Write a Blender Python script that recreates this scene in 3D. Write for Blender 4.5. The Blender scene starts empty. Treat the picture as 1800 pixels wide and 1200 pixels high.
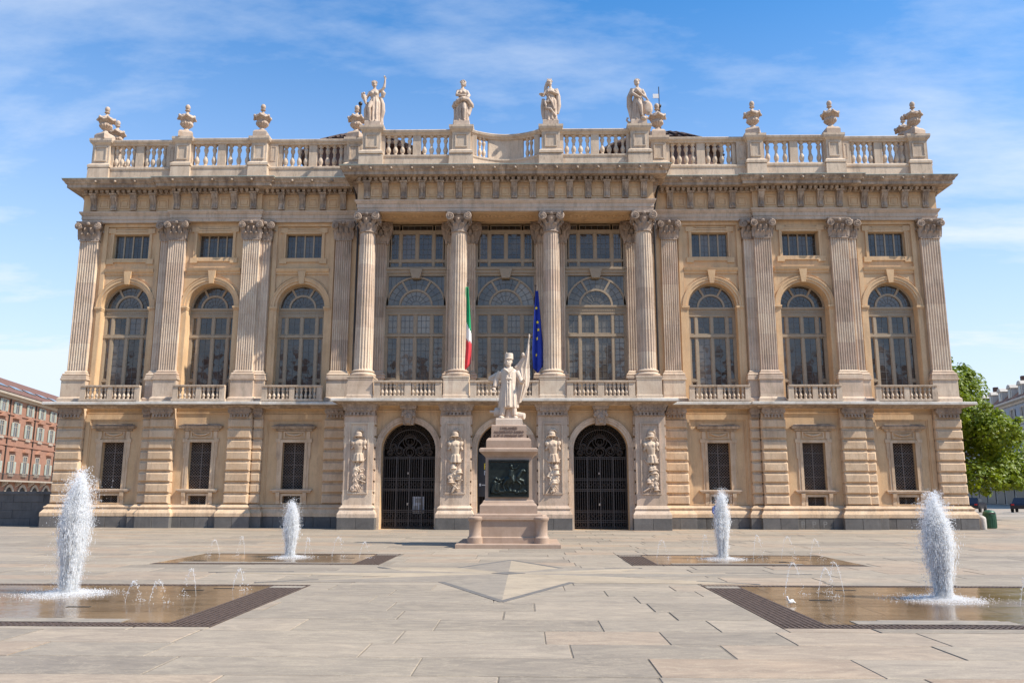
import bpy, bmesh, math, random
from mathutils import Vector, Matrix
random.seed(7)
R = math.radians
sc = bpy.context.scene
col = sc.collection
# ------------------------------------------------------------ camera
cam = bpy.data.cameras.new('camera'); co = bpy.data.objects.new('camera', cam); col.objects.link(co)
cam.sensor_width = 36; cam.lens = 36 * 1446.6 / 1800; cam.clip_end = 3000; cam.clip_start = .1
co.location = (1.061, -40.716, 1.6)
co.matrix_world = Matrix.Translation((1.061, -40.716, 1.6)) @ Matrix.Rotation(.018, 4, 'Z') @ Matrix.Rotation(math.pi / 2 + .1838, 4, 'X') @ Matrix.Rotation(.002, 4, 'Z')
sc.camera = co
# ------------------------------------------------------------ sun and sky
SUN = Vector((1.0, -.33, 1.2)).normalized()
sd = bpy.data.lights.new('sun', 'SUN'); sd.energy = 5.0; sd.angle = R(.55); sd.color = (1, .93, .82)
so = bpy.data.objects.new('sun', sd); col.objects.link(so); so.location = (40, -20, 50)
so.rotation_euler = SUN.to_track_quat('Z', 'Y').to_euler()
w = bpy.data.worlds.new('World'); sc.world = w; w.use_nodes = True
nt = w.node_tree; nt.nodes.clear(); N = nt.nodes.new; K = nt.links.new
out = N('ShaderNodeOutputWorld'); bg = N('ShaderNodeBackground'); bg.inputs[1].default_value = .15
sky = N('ShaderNodeTexSky'); sky.sky_type = 'NISHITA'; sky.sun_disc = False
sky.sun_elevation = math.asin(SUN.z); sky.sun_rotation = math.atan2(SUN.x, SUN.y)
sky.air_density = 1.0; sky.dust_density = .5; sky.ozone_density = 2.2; sky.altitude = 240
tc = N('ShaderNodeTexCoord')
sep = N('ShaderNodeSeparateXYZ'); K(tc.outputs['Generated'], sep.inputs[0])
def mth(op, a, b=None, c=None):
    m = N('ShaderNodeMath'); m.operation = op
    for i, x in enumerate((a, b, c)):
        if x is None: continue
        if isinstance(x, (int, float)): m.inputs[i].default_value = x
        else: K(x, m.inputs[i])
    return m.outputs[0]
# clouds are laid out on a flat layer high above: direction divided by its height
zz = mth('MAXIMUM', mth('ADD', sep.outputs[2], .12), .05)
cx_ = mth('DIVIDE', sep.outputs[0], zz); cy_ = mth('DIVIDE', sep.outputs[1], zz)
cmb = N('ShaderNodeCombineXYZ'); K(cx_, cmb.inputs[0]); K(cy_, cmb.inputs[1])
mp = N('ShaderNodeMapping'); K(cmb.outputs[0], mp.inputs[0]); mp.inputs['Rotation'].default_value = (0, 0, R(38)); mp.inputs['Scale'].default_value = (.62, 1.25, 1); mp.inputs['Location'].default_value = (-2.2, 4.0, 0)
n1 = N('ShaderNodeTexNoise'); n1.inputs['Scale'].default_value = .95; n1.inputs['Detail'].default_value = 10; n1.inputs['Roughness'].default_value = .56; n1.inputs['Distortion'].default_value = .5
K(mp.outputs[0], n1.inputs['Vector'])
n2 = N('ShaderNodeTexNoise'); n2.inputs['Scale'].default_value = 3.4; n2.inputs['Detail'].default_value = 8; n2.inputs['Roughness'].default_value = .62
K(mp.outputs[0], n2.inputs['Vector'])
cl = mth('ADD', mth('MULTIPLY', n1.outputs['Fac'], .68), mth('MULTIPLY', n2.outputs['Fac'], .32))
rmp = N('ShaderNodeValToRGB'); K(cl, rmp.inputs[0])
rmp.color_ramp.elements[0].position = .49; rmp.color_ramp.elements[0].color = (0, 0, 0, 1)
rmp.color_ramp.elements[1].position = .76; rmp.color_ramp.elements[1].color = (1, 1, 1, 1)
# haze thickens evenly towards the horizon all the way round
hz = mth('POWER', mth('SUBTRACT', 1, mth('MINIMUM', mth('MAXIMUM', mth('MULTIPLY', sep.outputs[2], 1.55), 0), 1)), 1.7)
fac = mth('MINIMUM', mth('ADD', mth('MULTIPLY', rmp.outputs[0], .8), mth('MULTIPLY', hz, 1.22)), .95)
mx = N('ShaderNodeMixRGB'); K(fac, mx.inputs[0])
tint = N('ShaderNodeMixRGB'); tint.blend_type = 'MULTIPLY'; tint.inputs[0].default_value = 1; K(sky.outputs[0], tint.inputs[1]); tint.inputs[2].default_value = (.17, .74, 1.10, 1)
K(tint.outputs[0], mx.inputs[1]); mx.inputs[2].default_value = (4.15, 4.55, 5.1, 1)
K(mx.outputs[0], bg.inputs[0]); K(bg.outputs[0], out.inputs[0])
vs = sc.view_settings; vs.view_transform = 'Standard'; vs.look = 'None'; vs.gamma = 1; vs.exposure = .52; vs.use_curve_mapping = False
# ------------------------------------------------------------ materials
MT = {}
def nodes(name):
    m = bpy.data.materials.new(name); m.use_nodes = True; MT[name] = m
    t = m.node_tree; b = t.nodes['Principled BSDF']
    return m, t, b
def ramp(t, src, stops):
    r = t.nodes.new('ShaderNodeValToRGB'); t.links.new(src, r.inputs[0]); e = r.color_ramp.elements
    while len(e) < len(stops): e.new(.5)
    for i, (p, c) in enumerate(stops): e[i].position = p; e[i].color = (*c, 1)
    return r.outputs[0]
def noise(t, vec, scale, detail=6, rough=.6, dist=0):
    n = t.nodes.new('ShaderNodeTexNoise'); n.inputs['Scale'].default_value = scale; n.inputs['Detail'].default_value = detail
    n.inputs['Roughness'].default_value = rough; n.inputs['Distortion'].default_value = dist; t.links.new(vec, n.inputs['Vector']); return n.outputs['Fac']
def mapping(t, vec, s):
    m = t.nodes.new('ShaderNodeMapping'); t.links.new(vec, m.inputs[0]); m.inputs['Scale'].default_value = s; return m.outputs[0]
def mix(t, f, a, b, mode='MIX'):
    m = t.nodes.new('ShaderNodeMixRGB'); m.blend_type = mode
    for i, x in enumerate((f, a, b)):
        if isinstance(x, (int, float)): m.inputs[i].default_value = x
        elif isinstance(x, tuple): m.inputs[i].default_value = (*x, 1)
        else: t.links.new(x, m.inputs[i])
    return m.outputs[0]
def stone(name, c1, c2, stain=(.16, .13, .10), scale=1.0, stainamt=.5, bump=.25, rough=.8, rnd=.10, streak=True, fine=28, stlo=.5, sthi=.72, spec=.3, course=0, xj=0, crust=.0):
    m, t, b = nodes(name); L = t.links.new
    pos = t.nodes.new('ShaderNodeNewGeometry').outputs['Position']
    oi = t.nodes.new('ShaderNodeObjectInfo').outputs['Random']
    f = noise(t, pos, .9 * scale, 8, .62, .4)
    c = ramp(t, f, [(.3, c1), (.7, c2)])
    # grain
    g = noise(t, pos, fine, 4, .7)
    c = mix(t, .35, c, ramp(t, g, [(.25, (.3, .3, .3)), (.75, (.72, .72, .72))]), 'OVERLAY')
    # weather stains, running down the stone
    v = mapping(t, pos, (2.2, 2.2, .35) if streak else (1, 1, 1))
    s = ramp(t, noise(t, v, 1.3 * scale, 9, .68, .3), [(stlo, (0, 0, 0)), (sthi, (1, 1, 1))])
    sm = t.nodes.new('ShaderNodeMath'); sm.operation = 'MULTIPLY'; L(s, sm.inputs[0]); sm.inputs[1].default_value = stainamt
    c = mix(t, sm.outputs[0], c, stain)
    if crust:                                                 # black crust and rain streaks in irregular patches
        pt = ramp(t, noise(t, pos, .55, 5, .6, .6), [(.40, (.15, .15, .15)), (.62, (1, 1, 1))])
        cr_ = ramp(t, noise(t, mapping(t, pos, (3.2, 3.2, .8)), 2.3, 10, .75, .5), [(.50, (0, 0, 0)), (.60, (1, 1, 1))])
        k1 = t.nodes.new('ShaderNodeMath'); k1.operation = 'MULTIPLY'; L(pt, k1.inputs[0]); L(cr_, k1.inputs[1])
        k2 = t.nodes.new('ShaderNodeMath'); k2.operation = 'MULTIPLY'; L(k1.outputs[0], k2.inputs[0]); k2.inputs[1].default_value = crust
        c = mix(t, k2.outputs[0], c, (.13, .10, .085))
    if course:                                                # stones laid in courses, each of its own tone, with a fine joint
        sp = t.nodes.new('ShaderNodeSeparateXYZ'); L(pos, sp.inputs[0])
        def mm(op, a, b_):
            q = t.nodes.new('ShaderNodeMath'); q.operation = op
            for i_, x_ in enumerate((a, b_)):
                if isinstance(x_, (int, float)): q.inputs[i_].default_value = x_
                elif x_ is not None: L(x_, q.inputs[i_])
            return q.outputs[0]
        zc = mm('ADD', mm('DIVIDE', sp.outputs[2], course), mm('MULTIPLY', oi, 3.7)); xc = mm('DIVIDE', sp.outputs[0], xj or 60.0)
        cc = t.nodes.new('ShaderNodeCombineXYZ'); L(mm('FLOOR', zc, None), cc.inputs[0]); L(mm('FLOOR', xc, None), cc.inputs[1]); L(mm('MULTIPLY', oi, 91), cc.inputs[2])
        wn = t.nodes.new('ShaderNodeTexWhiteNoise'); L(cc.outputs[0], wn.inputs['Vector'])
        c = mix(t, .5, c, ramp(t, wn.outputs['Value'], [(0, (.36, .35, .35)), (.5, (.5, .5, .5)), (1, (.66, .655, .65))]), 'OVERLAY')
        jz = mm('LESS_THAN', mm('FRACT', zc, None), .012 / course)
        c = mix(t, mm('MULTIPLY', jz, .55), c, stain)
    # each piece has its own tone
    mr = t.nodes.new('ShaderNodeMapRange'); L(oi, mr.inputs[0]); mr.inputs[3].default_value = 1 - rnd; mr.inputs[4].default_value = 1 + rnd
    hs = t.nodes.new('ShaderNodeHueSaturation'); L(mr.outputs[0], hs.inputs['Value']); L(c, hs.inputs['Color'])
    L(hs.outputs[0], b.inputs['Base Color']); b.inputs['Roughness'].default_value = rough; b.inputs['Specular IOR Level'].default_value = spec
    bp = t.nodes.new('ShaderNodeBump'); bp.inputs['Strength'].default_value = bump; bp.inputs['Distance'].default_value = .03
    L(noise(t, pos, fine * .5, 8, .7), bp.inputs['Height']); L(bp.outputs[0], b.inputs['Normal'])
    return m
def plain(name, c, rough=.6, metal=0, rnd=0, var=.12, scale=6, spec=.5, bump=0):
    m, t, b = nodes(name); L = t.links.new
    pos = t.nodes.new('ShaderNodeNewGeometry').outputs['Position']
    f = noise(t, pos, scale, 6, .65)
    cc = ramp(t, f, [(.3, tuple(x * (1 - var) for x in c)), (.7, tuple(min(1, x * (1 + var)) for x in c))])
    if rnd:
        oi = t.nodes.new('ShaderNodeObjectInfo').outputs['Random']
        mr = t.nodes.new('ShaderNodeMapRange'); L(oi, mr.inputs[0]); mr.inputs[3].default_value = 1 - rnd; mr.inputs[4].default_value = 1 + rnd
        hs = t.nodes.new('ShaderNodeHueSaturation'); L(mr.outputs[0], hs.inputs['Value']); L(cc, hs.inputs['Color']); cc = hs.outputs[0]
    L(cc, b.inputs['Base Color']); b.inputs['Roughness'].default_value = rough; b.inputs['Metallic'].default_value = metal; b.inputs['Specular IOR Level'].default_value = spec
    if bump:
        bp = t.nodes.new('ShaderNodeBump'); bp.inputs['Strength'].default_value = bump; bp.inputs['Distance'].default_value = .02
        L(noise(t, pos, scale * 4, 6, .7), bp.inputs['Height']); L(bp.outputs[0], b.inputs['Normal'])
    return m
stone('stucco', (.55, .355, .19), (.66, .45, .262), (.35, .235, .16), stainamt=.6, bump=.15, rnd=.03, crust=.18)
stone('marble', (.50, .372, .265), (.64, .505, .385), (.27, .20, .15), stainamt=.55, rnd=.06, crust=.28, scale=1.2, course=1.05)
stone('cornice_stone', (.35, .25, .172), (.51, .395, .29), (.15, .11, .085), stainamt=.8, crust=.6, rnd=.05, scale=1.5, stlo=.42, sthi=.66, course=.6, xj=1.6)
stone('carved_stone', (.33, .24, .175), (.47, .36, .28), (.16, .12, .095), stainamt=.7, crust=.55, rnd=.06, scale=1.6, stlo=.42, sthi=.68)
stone('rustic_stone', (.53, .363, .225), (.65, .48, .325), (.30, .21, .15), stainamt=.55, crust=.35, rnd=.09, bump=.4, scale=1.3)
stone('attic_stone', (.50, .375, .265), (.62, .495, .375), (.26, .20, .155), stainamt=.6, crust=.4, rnd=.05, scale=1.3)
stone('basalt', (.10, .092, .086), (.15, .138, .128), (.22, .20, .18), stainamt=.3, rnd=.16, scale=2)
stone('statue_marble', (.47, .35, .26), (.60, .48, .38), (.25, .18, .14), stainamt=.6, crust=.5, rnd=.03, scale=2.6, bump=.15)
stone('urn_stone', (.40, .29, .21), (.54, .43, .34), (.36, .21, .11), stainamt=.6, rnd=.08, scale=2.4, streak=False)
stone('monument_marble', (.55, .43, .335), (.66, .54, .43), (.42, .34, .27), stainamt=.35, rnd=0, scale=2.2, bump=.08)
stone('pink_granite', (.34, .235, .168), (.44, .32, .24), (.30, .20, .15), stainamt=.35, rnd=.03, scale=3, fine=60, bump=.06, rough=.6)
stone('parapet_stone', (.09, .085, .082), (.16, .15, .145), (.05, .05, .05), stainamt=.5, rnd=.05)
stone('brick', (.27, .135, .088), (.34, .18, .12), (.30, .15, .10), stainamt=.4, rnd=.02, bump=.1)
stone('pale_stone', (.46, .41, .35), (.56, .51, .45), (.28, .25, .22), stainamt=.4, rnd=.05)
stone('blue_stucco', (.30, .34, .40), (.36, .40, .46), (.24, .26, .30), stainamt=.4, rnd=.02, bump=.1)
stone('balcony_slab', (.48, .43, .37), (.68, .63, .56), (.24, .20, .16), stainamt=.6, rnd=.05, scale=1.1, streak=False)
stone('far_trim', (.33, .27, .21), (.42, .35, .28), (.22, .18, .15), stainamt=.4, rnd=.05)
stone('tower_brick', (.08, .045, .035), (.12, .065, .05), (.09, .05, .04), stainamt=.5, rnd=.02)
stone('tower_tile', (.055, .036, .03), (.085, .052, .042), (.03, .022, .02), stainamt=.5, rnd=.05, streak=False, scale=3)
stone('roof_tile', (.14, .07, .05), (.21, .105, .075), (.08, .05, .04), stainamt=.6, rnd=.1, streak=False, scale=3)
plain('copper_flashing', (.42, .56, .50), .6, 0)
plain('iron', (.075, .062, .056), .55, .3, spec=.5)
plain('grille_iron', (.17, .135, .115), .65, .2)
plain('pipe_metal', (.05, .04, .035), .5, .5)
plain('window_frame', (.34, .262, .178), .6, var=.1, rnd=.03)
plain('lead_bar', (.12, .115, .11), .6, .2)
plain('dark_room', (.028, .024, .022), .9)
plain('bronze', (.028, .036, .033), .42, .7, var=.4, scale=9)
plain('paper', (.5, .5, .52), .7)
plain('banner_dark', (.03, .03, .035), .6)
plain('yellow_print', (.75, .55, .03), .6, var=.03)
plain('white_print', (.6, .6, .6), .6, var=.03)
plain('chalk', (.19, .18, .168), .9, var=.35, scale=14)
plain('shutter', (.36, .38, .32), .7, rnd=.08)
plain('grey_shutter', (.30, .28, .26), .7, rnd=.08)
plain('bin_green', (.03, .10, .055), .45, .2, var=.2)
plain('bark', (.10, .075, .055), .9, bump=.5)
plain('cloth_blue', (.05, .09, .30), .9); plain('cloth_dark', (.03, .032, .045), .9); plain('skin', (.52, .32, .23), .6); plain('hair', (.03, .02, .015), .7)
plain('flag_green', (.0, .27, .10), .8, var=.08); plain('flag_white', (.72, .70, .68), .8, var=.05); plain('flag_red', (.56, .035, .045), .8, var=.08)
plain('flag_blue', (.012, .035, .30), .8, var=.1); plain('flag_yellow', (.85, .62, .02), .8, var=.03)
plain('grate_iron', (.13, .09, .07), .65, .35, var=.45, scale=14)
plain('grate_pit', (.02, .017, .015), .9)
plain('mortar', (.20, .165, .125), .95, var=.3, scale=2)
plain('car_paint', (.015, .018, .03), .25, .3); plain('tyre', (.02, .02, .02), .8); plain('chrome', (.6, .6, .62), .2, 1); plain('red_lamp', (.5, .01, .01), .3)
plain('shop_dark', (.03, .035, .04), .4); plain('feather_white', (.78, .76, .73), .8, var=.05); plain('beak_orange', (.45, .14, .06), .5)
plain('inlay_dark', (.15, .135, .12), .7, var=.2); 
# paving: each slab its own grey or tan, with drawn-out grain
def paving(name, cols, rnd=.13):
    m, t, b = nodes(name); L = t.links.new
    pos = t.nodes.new('ShaderNodeNewGeometry').outputs['Position']
    oi = t.nodes.new('ShaderNodeObjectInfo').outputs['Random']
    cb = t.nodes.new('ShaderNodeCombineXYZ'); mm = t.nodes.new('ShaderNodeMath'); mm.operation = 'MULTIPLY'; L(oi, mm.inputs[0]); mm.inputs[1].default_value = 40; L(mm.outputs[0], cb.inputs[2])
    va = t.nodes.new('ShaderNodeVectorMath'); L(pos, va.inputs[0]); L(cb.outputs[0], va.inputs[1])
    c = ramp(t, oi, [(0, cols[0]), (.35, cols[1]), (.7, cols[2]), (1, cols[3])])
    st = noise(t, mapping(t, va.outputs[0], (.8, 1.9, 1)), 1.7, 9, .66, 1.4)
    c = mix(t, .5, c, ramp(t, st, [(.28, (.24, .24, .25)), (.55, (.52, .51, .5)), (.78, (.78, .74, .68))]), 'OVERLAY')
    ve = ramp(t, noise(t, mapping(t, va.outputs[0], (.5, 1.6, 1)), 1.3, 8, .7, 2.2), [(.475, (0, 0, 0)), (.5, (1, 1, 1)), (.525, (0, 0, 0))])
    vm = t.nodes.new('ShaderNodeMath'); vm.operation = 'MULTIPLY'; L(ve, vm.inputs[0]); vm.inputs[1].default_value = .30
    c = mix(t, vm.outputs[0], c, (.52, .43, .31))
    big = noise(t, pos, .35, 4, .6)
    c = mix(t, .35, c, ramp(t, big, [(.3, (.40, .40, .41)), (.7, (.60, .58, .54))]), 'OVERLAY')
    sp = noise(t, pos, 45, 3, .7)
    c = mix(t, .3, c, ramp(t, sp, [(.3, (.35, .35, .35)), (.7, (.65, .65, .65))]), 'OVERLAY')
    spots = ramp(t, noise(t, pos, 7, 3, .5), [(.70, (0, 0, 0)), (.76, (1, 1, 1))])
    sm = t.nodes.new('ShaderNodeMath'); sm.operation = 'MULTIPLY'; L(spots, sm.inputs[0]); sm.inputs[1].default_value = .28
    c = mix(t, sm.outputs[0], c, (.12, .10, .085))
    L(c, b.inputs['Base Color']); b.inputs['Roughness'].default_value = .72; b.inputs['Specular IOR Level'].default_value = .35
    bp = t.nodes.new('ShaderNodeBump'); bp.inputs['Strength'].default_value = .3; bp.inputs['Distance'].default_value = .012
    L(noise(t, va.outputs[0], 9, 8, .7), bp.inputs['Height']); L(bp.outputs[0], b.inputs['Normal'])
paving('paving_stone', [(.245, .205, .162), (.29, .243, .19), (.335, .276, .213), (.325, .242, .175)])
paving('paving_light', [(.36, .29, .213), (.38, .308, .226), (.39, .316, .23), (.36, .29, .21)])
paving('paving_grey', [(.255, .218, .178), (.265, .228, .187), (.27, .232, .188), (.255, .215, .175)])
# old leaded glass: dark inside, slightly uneven reflection
def glass(name, base, ior=1.9, wob=.25):
    m, t, b = nodes(name); L = t.links.new
    pos = t.nodes.new('ShaderNodeNewGeometry').outputs['Position']
    f = noise(t, pos, 1.2, 3, .5)
    oi = t.nodes.new('ShaderNodeObjectInfo').outputs['Random']                 # some lights are paler, with curtains behind
    c0 = ramp(t, f, [(.3, tuple(x * .5 for x in base)), (.7, tuple(x * 1.4 for x in base))])
    L(mix(t, ramp(t, oi, [(.62, (0, 0, 0)), (1, (.75, .75, .75))]), c0, tuple(min(1, x * 3.2) for x in base)), b.inputs['Base Color'])
    b.inputs['Roughness'].default_value = .06; b.inputs['IOR'].default_value = ior; b.inputs['Specular IOR Level'].default_value = .5
    # every leaded square sits at its own slight tilt
    vo = t.nodes.new('ShaderNodeTexVoronoi'); vo.inputs['Scale'].default_value = 3.3; L(pos, vo.inputs['Vector'])
    nm = t.nodes.new('ShaderNodeVectorMath'); nm.operation = 'SUBTRACT'; L(vo.outputs['Color'], nm.inputs[0]); nm.inputs[1].default_value = (.5, .5, .5)
    sc_ = t.nodes.new('ShaderNodeVectorMath'); sc_.operation = 'SCALE'; L(nm.outputs[0], sc_.inputs[0]); sc_.inputs['Scale'].default_value = wob * .16
    ge = t.nodes.new('ShaderNodeNewGeometry'); ad = t.nodes.new('ShaderNodeVectorMath'); L(ge.outputs['Normal'], ad.inputs[0]); L(sc_.outputs[0], ad.inputs[1])
    no = t.nodes.new('ShaderNodeVectorMath'); no.operation = 'NORMALIZE'; L(ad.outputs[0], no.inputs[0])
    bp = t.nodes.new('ShaderNodeBump'); bp.inputs['Strength'].default_value = .12; bp.inputs['Distance'].default_value = .02; L(noise(t, pos, 4, 3, .5), bp.inputs['Height']); L(no.outputs[0], bp.inputs['Normal'])
    L(bp.outputs[0], b.inputs['Normal'])
glass('glass', (.05, .042, .036), 1.65); glass('glass_hall', (.10, .088, .072), 1.65); glass('glass_dark', (.028, .023, .021), 1.5, .5); glass('far_glass', (.05, .055, .06), 1.6, .1)
def water(name):
    m, t, b = nodes(name); L = t.links.new
    pos = t.nodes.new('ShaderNodeNewGeometry').outputs['Position']
    c = ramp(t, noise(t, mapping(t, pos, (.6, 1.4, 1)), .9, 7, .6, .6), [(.3, (.14, .09, .05)), (.7, (.26, .175, .10))])
    bk = t.nodes.new('ShaderNodeTexBrick'); L(pos, bk.inputs['Vector']); bk.inputs['Scale'].default_value = 1.0; bk.inputs['Brick Width'].default_value = 1.7; bk.inputs['Row Height'].default_value = .85; bk.inputs['Mortar Size'].default_value = .012; bk.inputs['Color1'].default_value = (.42, .42, .42, 1); bk.inputs['Color2'].default_value = (.60, .60, .60, 1); bk.inputs['Mortar'].default_value = (.12, .12, .12, 1)
    c = mix(t, .8, c, bk.outputs['Color'], 'OVERLAY')
    L(c, b.inputs['Base Color']); b.inputs['IOR'].default_value = 1.33; b.inputs['Specular IOR Level'].default_value = .5
    L(ramp(t, noise(t, mapping(t, pos, (.5, 1.3, 1)), 1.1, 4, .6), [(.35, (.03, .03, .03)), (.75, (.30, .30, .30))]), b.inputs['Roughness'])
    bp = t.nodes.new('ShaderNodeBump'); bp.inputs['Strength'].default_value = .11; bp.inputs['Distance'].default_value = .02
    L(noise(t, mapping(t, pos, (1, 1.8, 1)), 6, 4, .55, .3), bp.inputs['Height']); L(bp.outputs[0], b.inputs['Normal'])
water('pool_water')
def foam(name, alpha):
    m, t, b = nodes(name); L = t.links.new
    b.inputs['Base Color'].default_value = (.98, .98, .98, 1); b.inputs['Roughness'].default_value = .3
    tr = t.nodes.new('ShaderNodeBsdfTranslucent'); tr.inputs[0].default_value = (.99, .99, .99, 1)
    tp = t.nodes.new('ShaderNodeBsdfTransparent'); m1 = t.nodes.new('ShaderNodeMixShader'); m2 = t.nodes.new('ShaderNodeMixShader')
    m1.inputs[0].default_value = .6; L(b.outputs[0], m1.inputs[1]); L(tr.outputs[0], m1.inputs[2])
    m2.inputs[0].default_value = alpha; L(tp.outputs[0], m2.inputs[1]); L(m1.outputs[0], m2.inputs[2]); L(m2.outputs[0], t.nodes['Material Output'].inputs[0])
foam('water_drops', .62); foam('water_core', .34); foam('water_mist', .17)
def leafmat(name, c1, c2):
    m, t, b = nodes(name); L = t.links.new
    pos = t.nodes.new('ShaderNodeNewGeometry').outputs['Position']
    c = ramp(t, noise(t, pos, 1.6, 6, .7), [(.3, c1), (.7, c2)])
    L(c, b.inputs['Base Color']); b.inputs['Roughness'].default_value = .5
    tr = t.nodes.new('ShaderNodeBsdfTranslucent'); L(c, tr.inputs[0]); ms = t.nodes.new('ShaderNodeMixShader'); ms.inputs[0].default_value = .4
    L(b.outputs[0], ms.inputs[1]); L(tr.outputs[0], ms.inputs[2]); L(ms.outputs[0], t.nodes['Material Output'].inputs[0])
leafmat('leaf', (.10, .165, .007), (.26, .31, .012))
# ------------------------------------------------------------ mesh helpers
PI = math.pi
class MB:
    def __init__(s): s.v = []; s.f = []
    def add(s, vs, fs):
        o = len(s.v); s.v += [tuple(p) for p in vs]; s.f += [tuple(i + o for i in f) for f in fs]; return s
    def box(s, x0, x1, y0, y1, z0, z1):
        if x0 > x1: x0, x1 = x1, x0
        return s.add([(x0, y0, z0), (x1, y0, z0), (x1, y1, z0), (x0, y1, z0), (x0, y0, z1), (x1, y0, z1), (x1, y1, z1), (x0, y1, z1)],
                     [(0, 1, 5, 4), (1, 2, 6, 5), (2, 3, 7, 6), (3, 0, 4, 7), (4, 5, 6, 7), (3, 2, 1, 0)])
    def cbox(s, x0, x1, y0, y1, z0, z1, c):   # block with chamfered front and side edges
        if x0 > x1: x0, x1 = x1, x0
        r = [(x0, y1, z0), (x1, y1, z0), (x1, y1, z1), (x0, y1, z1), (x0, y0 + c, z0 + c * .3), (x1, y0 + c, z0 + c * .3), (x1, y0 + c, z1 - c * .3), (x0, y0 + c, z1 - c * .3),
             (x0 + c, y0, z0 + c), (x1 - c, y0, z0 + c), (x1 - c, y0, z1 - c), (x0 + c, y0, z1 - c)]
        f = [(8, 9, 10, 11), (3, 2, 1, 0)]
        for a in (0, 4):
            for i in range(4):
                j = (i + 1) % 4; f.append((a + i, a + j, a + 4 + j, a + 4 + i))
        return s.add(r, f)
    def lathe(s, prof, n=16, c=(0, 0, 0), flute=0, nf=0):
        vs = []; fs = []
        for r, z in prof:
            for k in range(n):
                a = 2 * PI * k / n; q = r * (1 - (flute if nf and (k * nf // n * 1.0 != k * nf / n) else 0))
                vs.append((c[0] + q * math.cos(a), c[1] + q * math.sin(a), c[2] + z))
        m = len(prof)
        for i in range(m - 1):
            for k in range(n): fs.append((i * n + k, i * n + (k + 1) % n, (i + 1) * n + (k + 1) % n, (i + 1) * n + k))
        fs.append(tuple(range(n))[::-1]); fs.append(tuple((m - 1) * n + k for k in range(n)))
        return s.add(vs, fs)
    def loft(s, rings):
        n = len(rings[0]); vs = [p for r in rings for p in r]; fs = []
        for i in range(len(rings) - 1):
            for k in range(n): fs.append((i * n + k, i * n + (k + 1) % n, (i + 1) * n + (k + 1) % n, (i + 1) * n + k))
        fs.append(tuple(range(n))[::-1]); fs.append(tuple((len(rings) - 1) * n + k for k in range(n)))
        return s.add(vs, fs)
    def sweep(s, path, prof):   # profile of (outward, z), closed, along a plan path; outward is to the right of travel
        n = len(path); P = [Vector(p) for p in path]; D = [(P[i + 1] - P[i]).normalized() for i in range(n - 1)]
        rings = []
        for i in range(n):
            a = D[max(0, i - 1)]; b = D[min(n - 2, i)]
            na = Vector((a.y, -a.x)); nb = Vector((b.y, -b.x)); m = (na + nb) / (1 + na.dot(nb))
            rings.append([(P[i].x + m.x * o, P[i].y + m.y * o, z) for o, z in prof])
        return s.loft(rings)
    def tube(s, pts, r, n=6):
        P = [Vector(p) for p in pts]; rings = []
        rr = r if isinstance(r, (list, tuple)) else [r] * len(P)
        up = None
        for i, p in enumerate(P):
            t = (P[min(i + 1, len(P) - 1)] - P[max(i - 1, 0)]).normalized()
            if up is None: up = Vector((0, 0, 1)) if abs(t.z) < .9 else Vector((1, 0, 0))
            u = t.cross(up).normalized(); v = u.cross(t).normalized(); up = v
            rings.append([tuple(p + (u * math.cos(2 * PI * k / n) + v * math.sin(2 * PI * k / n)) * rr[i]) for k in range(n)])
        return s.loft(rings)
    def ell(s, c, r, nu=12, nv=8, rot=None):
        if isinstance(r, (int, float)): r = (r, r, r)
        rot = Matrix.Rotation(rot[1], 3, rot[0]) if rot else Matrix.Identity(3)
        rings = []
        for i in range(1, nv):
            a = PI * i / nv - PI / 2
            rings.append([tuple(Vector(c) + rot @ Vector((r[0] * math.cos(a) * math.cos(2 * PI * k / nu), r[1] * math.cos(a) * math.sin(2 * PI * k / nu), r[2] * math.sin(a)))) for k in range(nu)])
        return s.loft(rings)
    def ext(s, pts, y0, y1):    # outline in x,z pushed from y0 to y1
        n = len(pts); vs = [(x, y0, z) for x, z in pts] + [(x, y1, z) for x, z in pts]
        return s.add(vs, [tuple(range(n)), tuple(range(2 * n - 1, n - 1, -1))] + [(i, n + i, n + (i + 1) % n, (i + 1) % n) for i in range(n)])
    def extx(s, pts, x0, x1):   # outline in y,z pushed from x0 to x1
        n = len(pts); vs = [(x0, y, z) for y, z in pts] + [(x1, y, z) for y, z in pts]
        return s.add(vs, [tuple(range(n)), tuple(range(2 * n - 1, n - 1, -1))] + [(i, n + i, n + (i + 1) % n, (i + 1) % n) for i in range(n)])
    def arc(s, cx, cz, r0, r1, a0, a1, n, y0, y1):
        vs = []; fs = []
        for i in range(n + 1):
            a = a0 + (a1 - a0) * i / n; c, d = math.cos(a), math.sin(a)
            vs += [(cx + r0 * c, y0, cz + r0 * d), (cx + r1 * c, y0, cz + r1 * d), (cx + r1 * c, y1, cz + r1 * d), (cx + r0 * c, y1, cz + r0 * d)]
        for i in range(n):
            o = i * 4
            for k in range(4): fs.append((o + k, o + (k + 1) % 4, o + 4 + (k + 1) % 4, o + 4 + k))
        fs += [(0, 1, 2, 3), (4 * n + 3, 4 * n + 2, 4 * n + 1, 4 * n)]
        return s.add(vs, fs)
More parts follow.
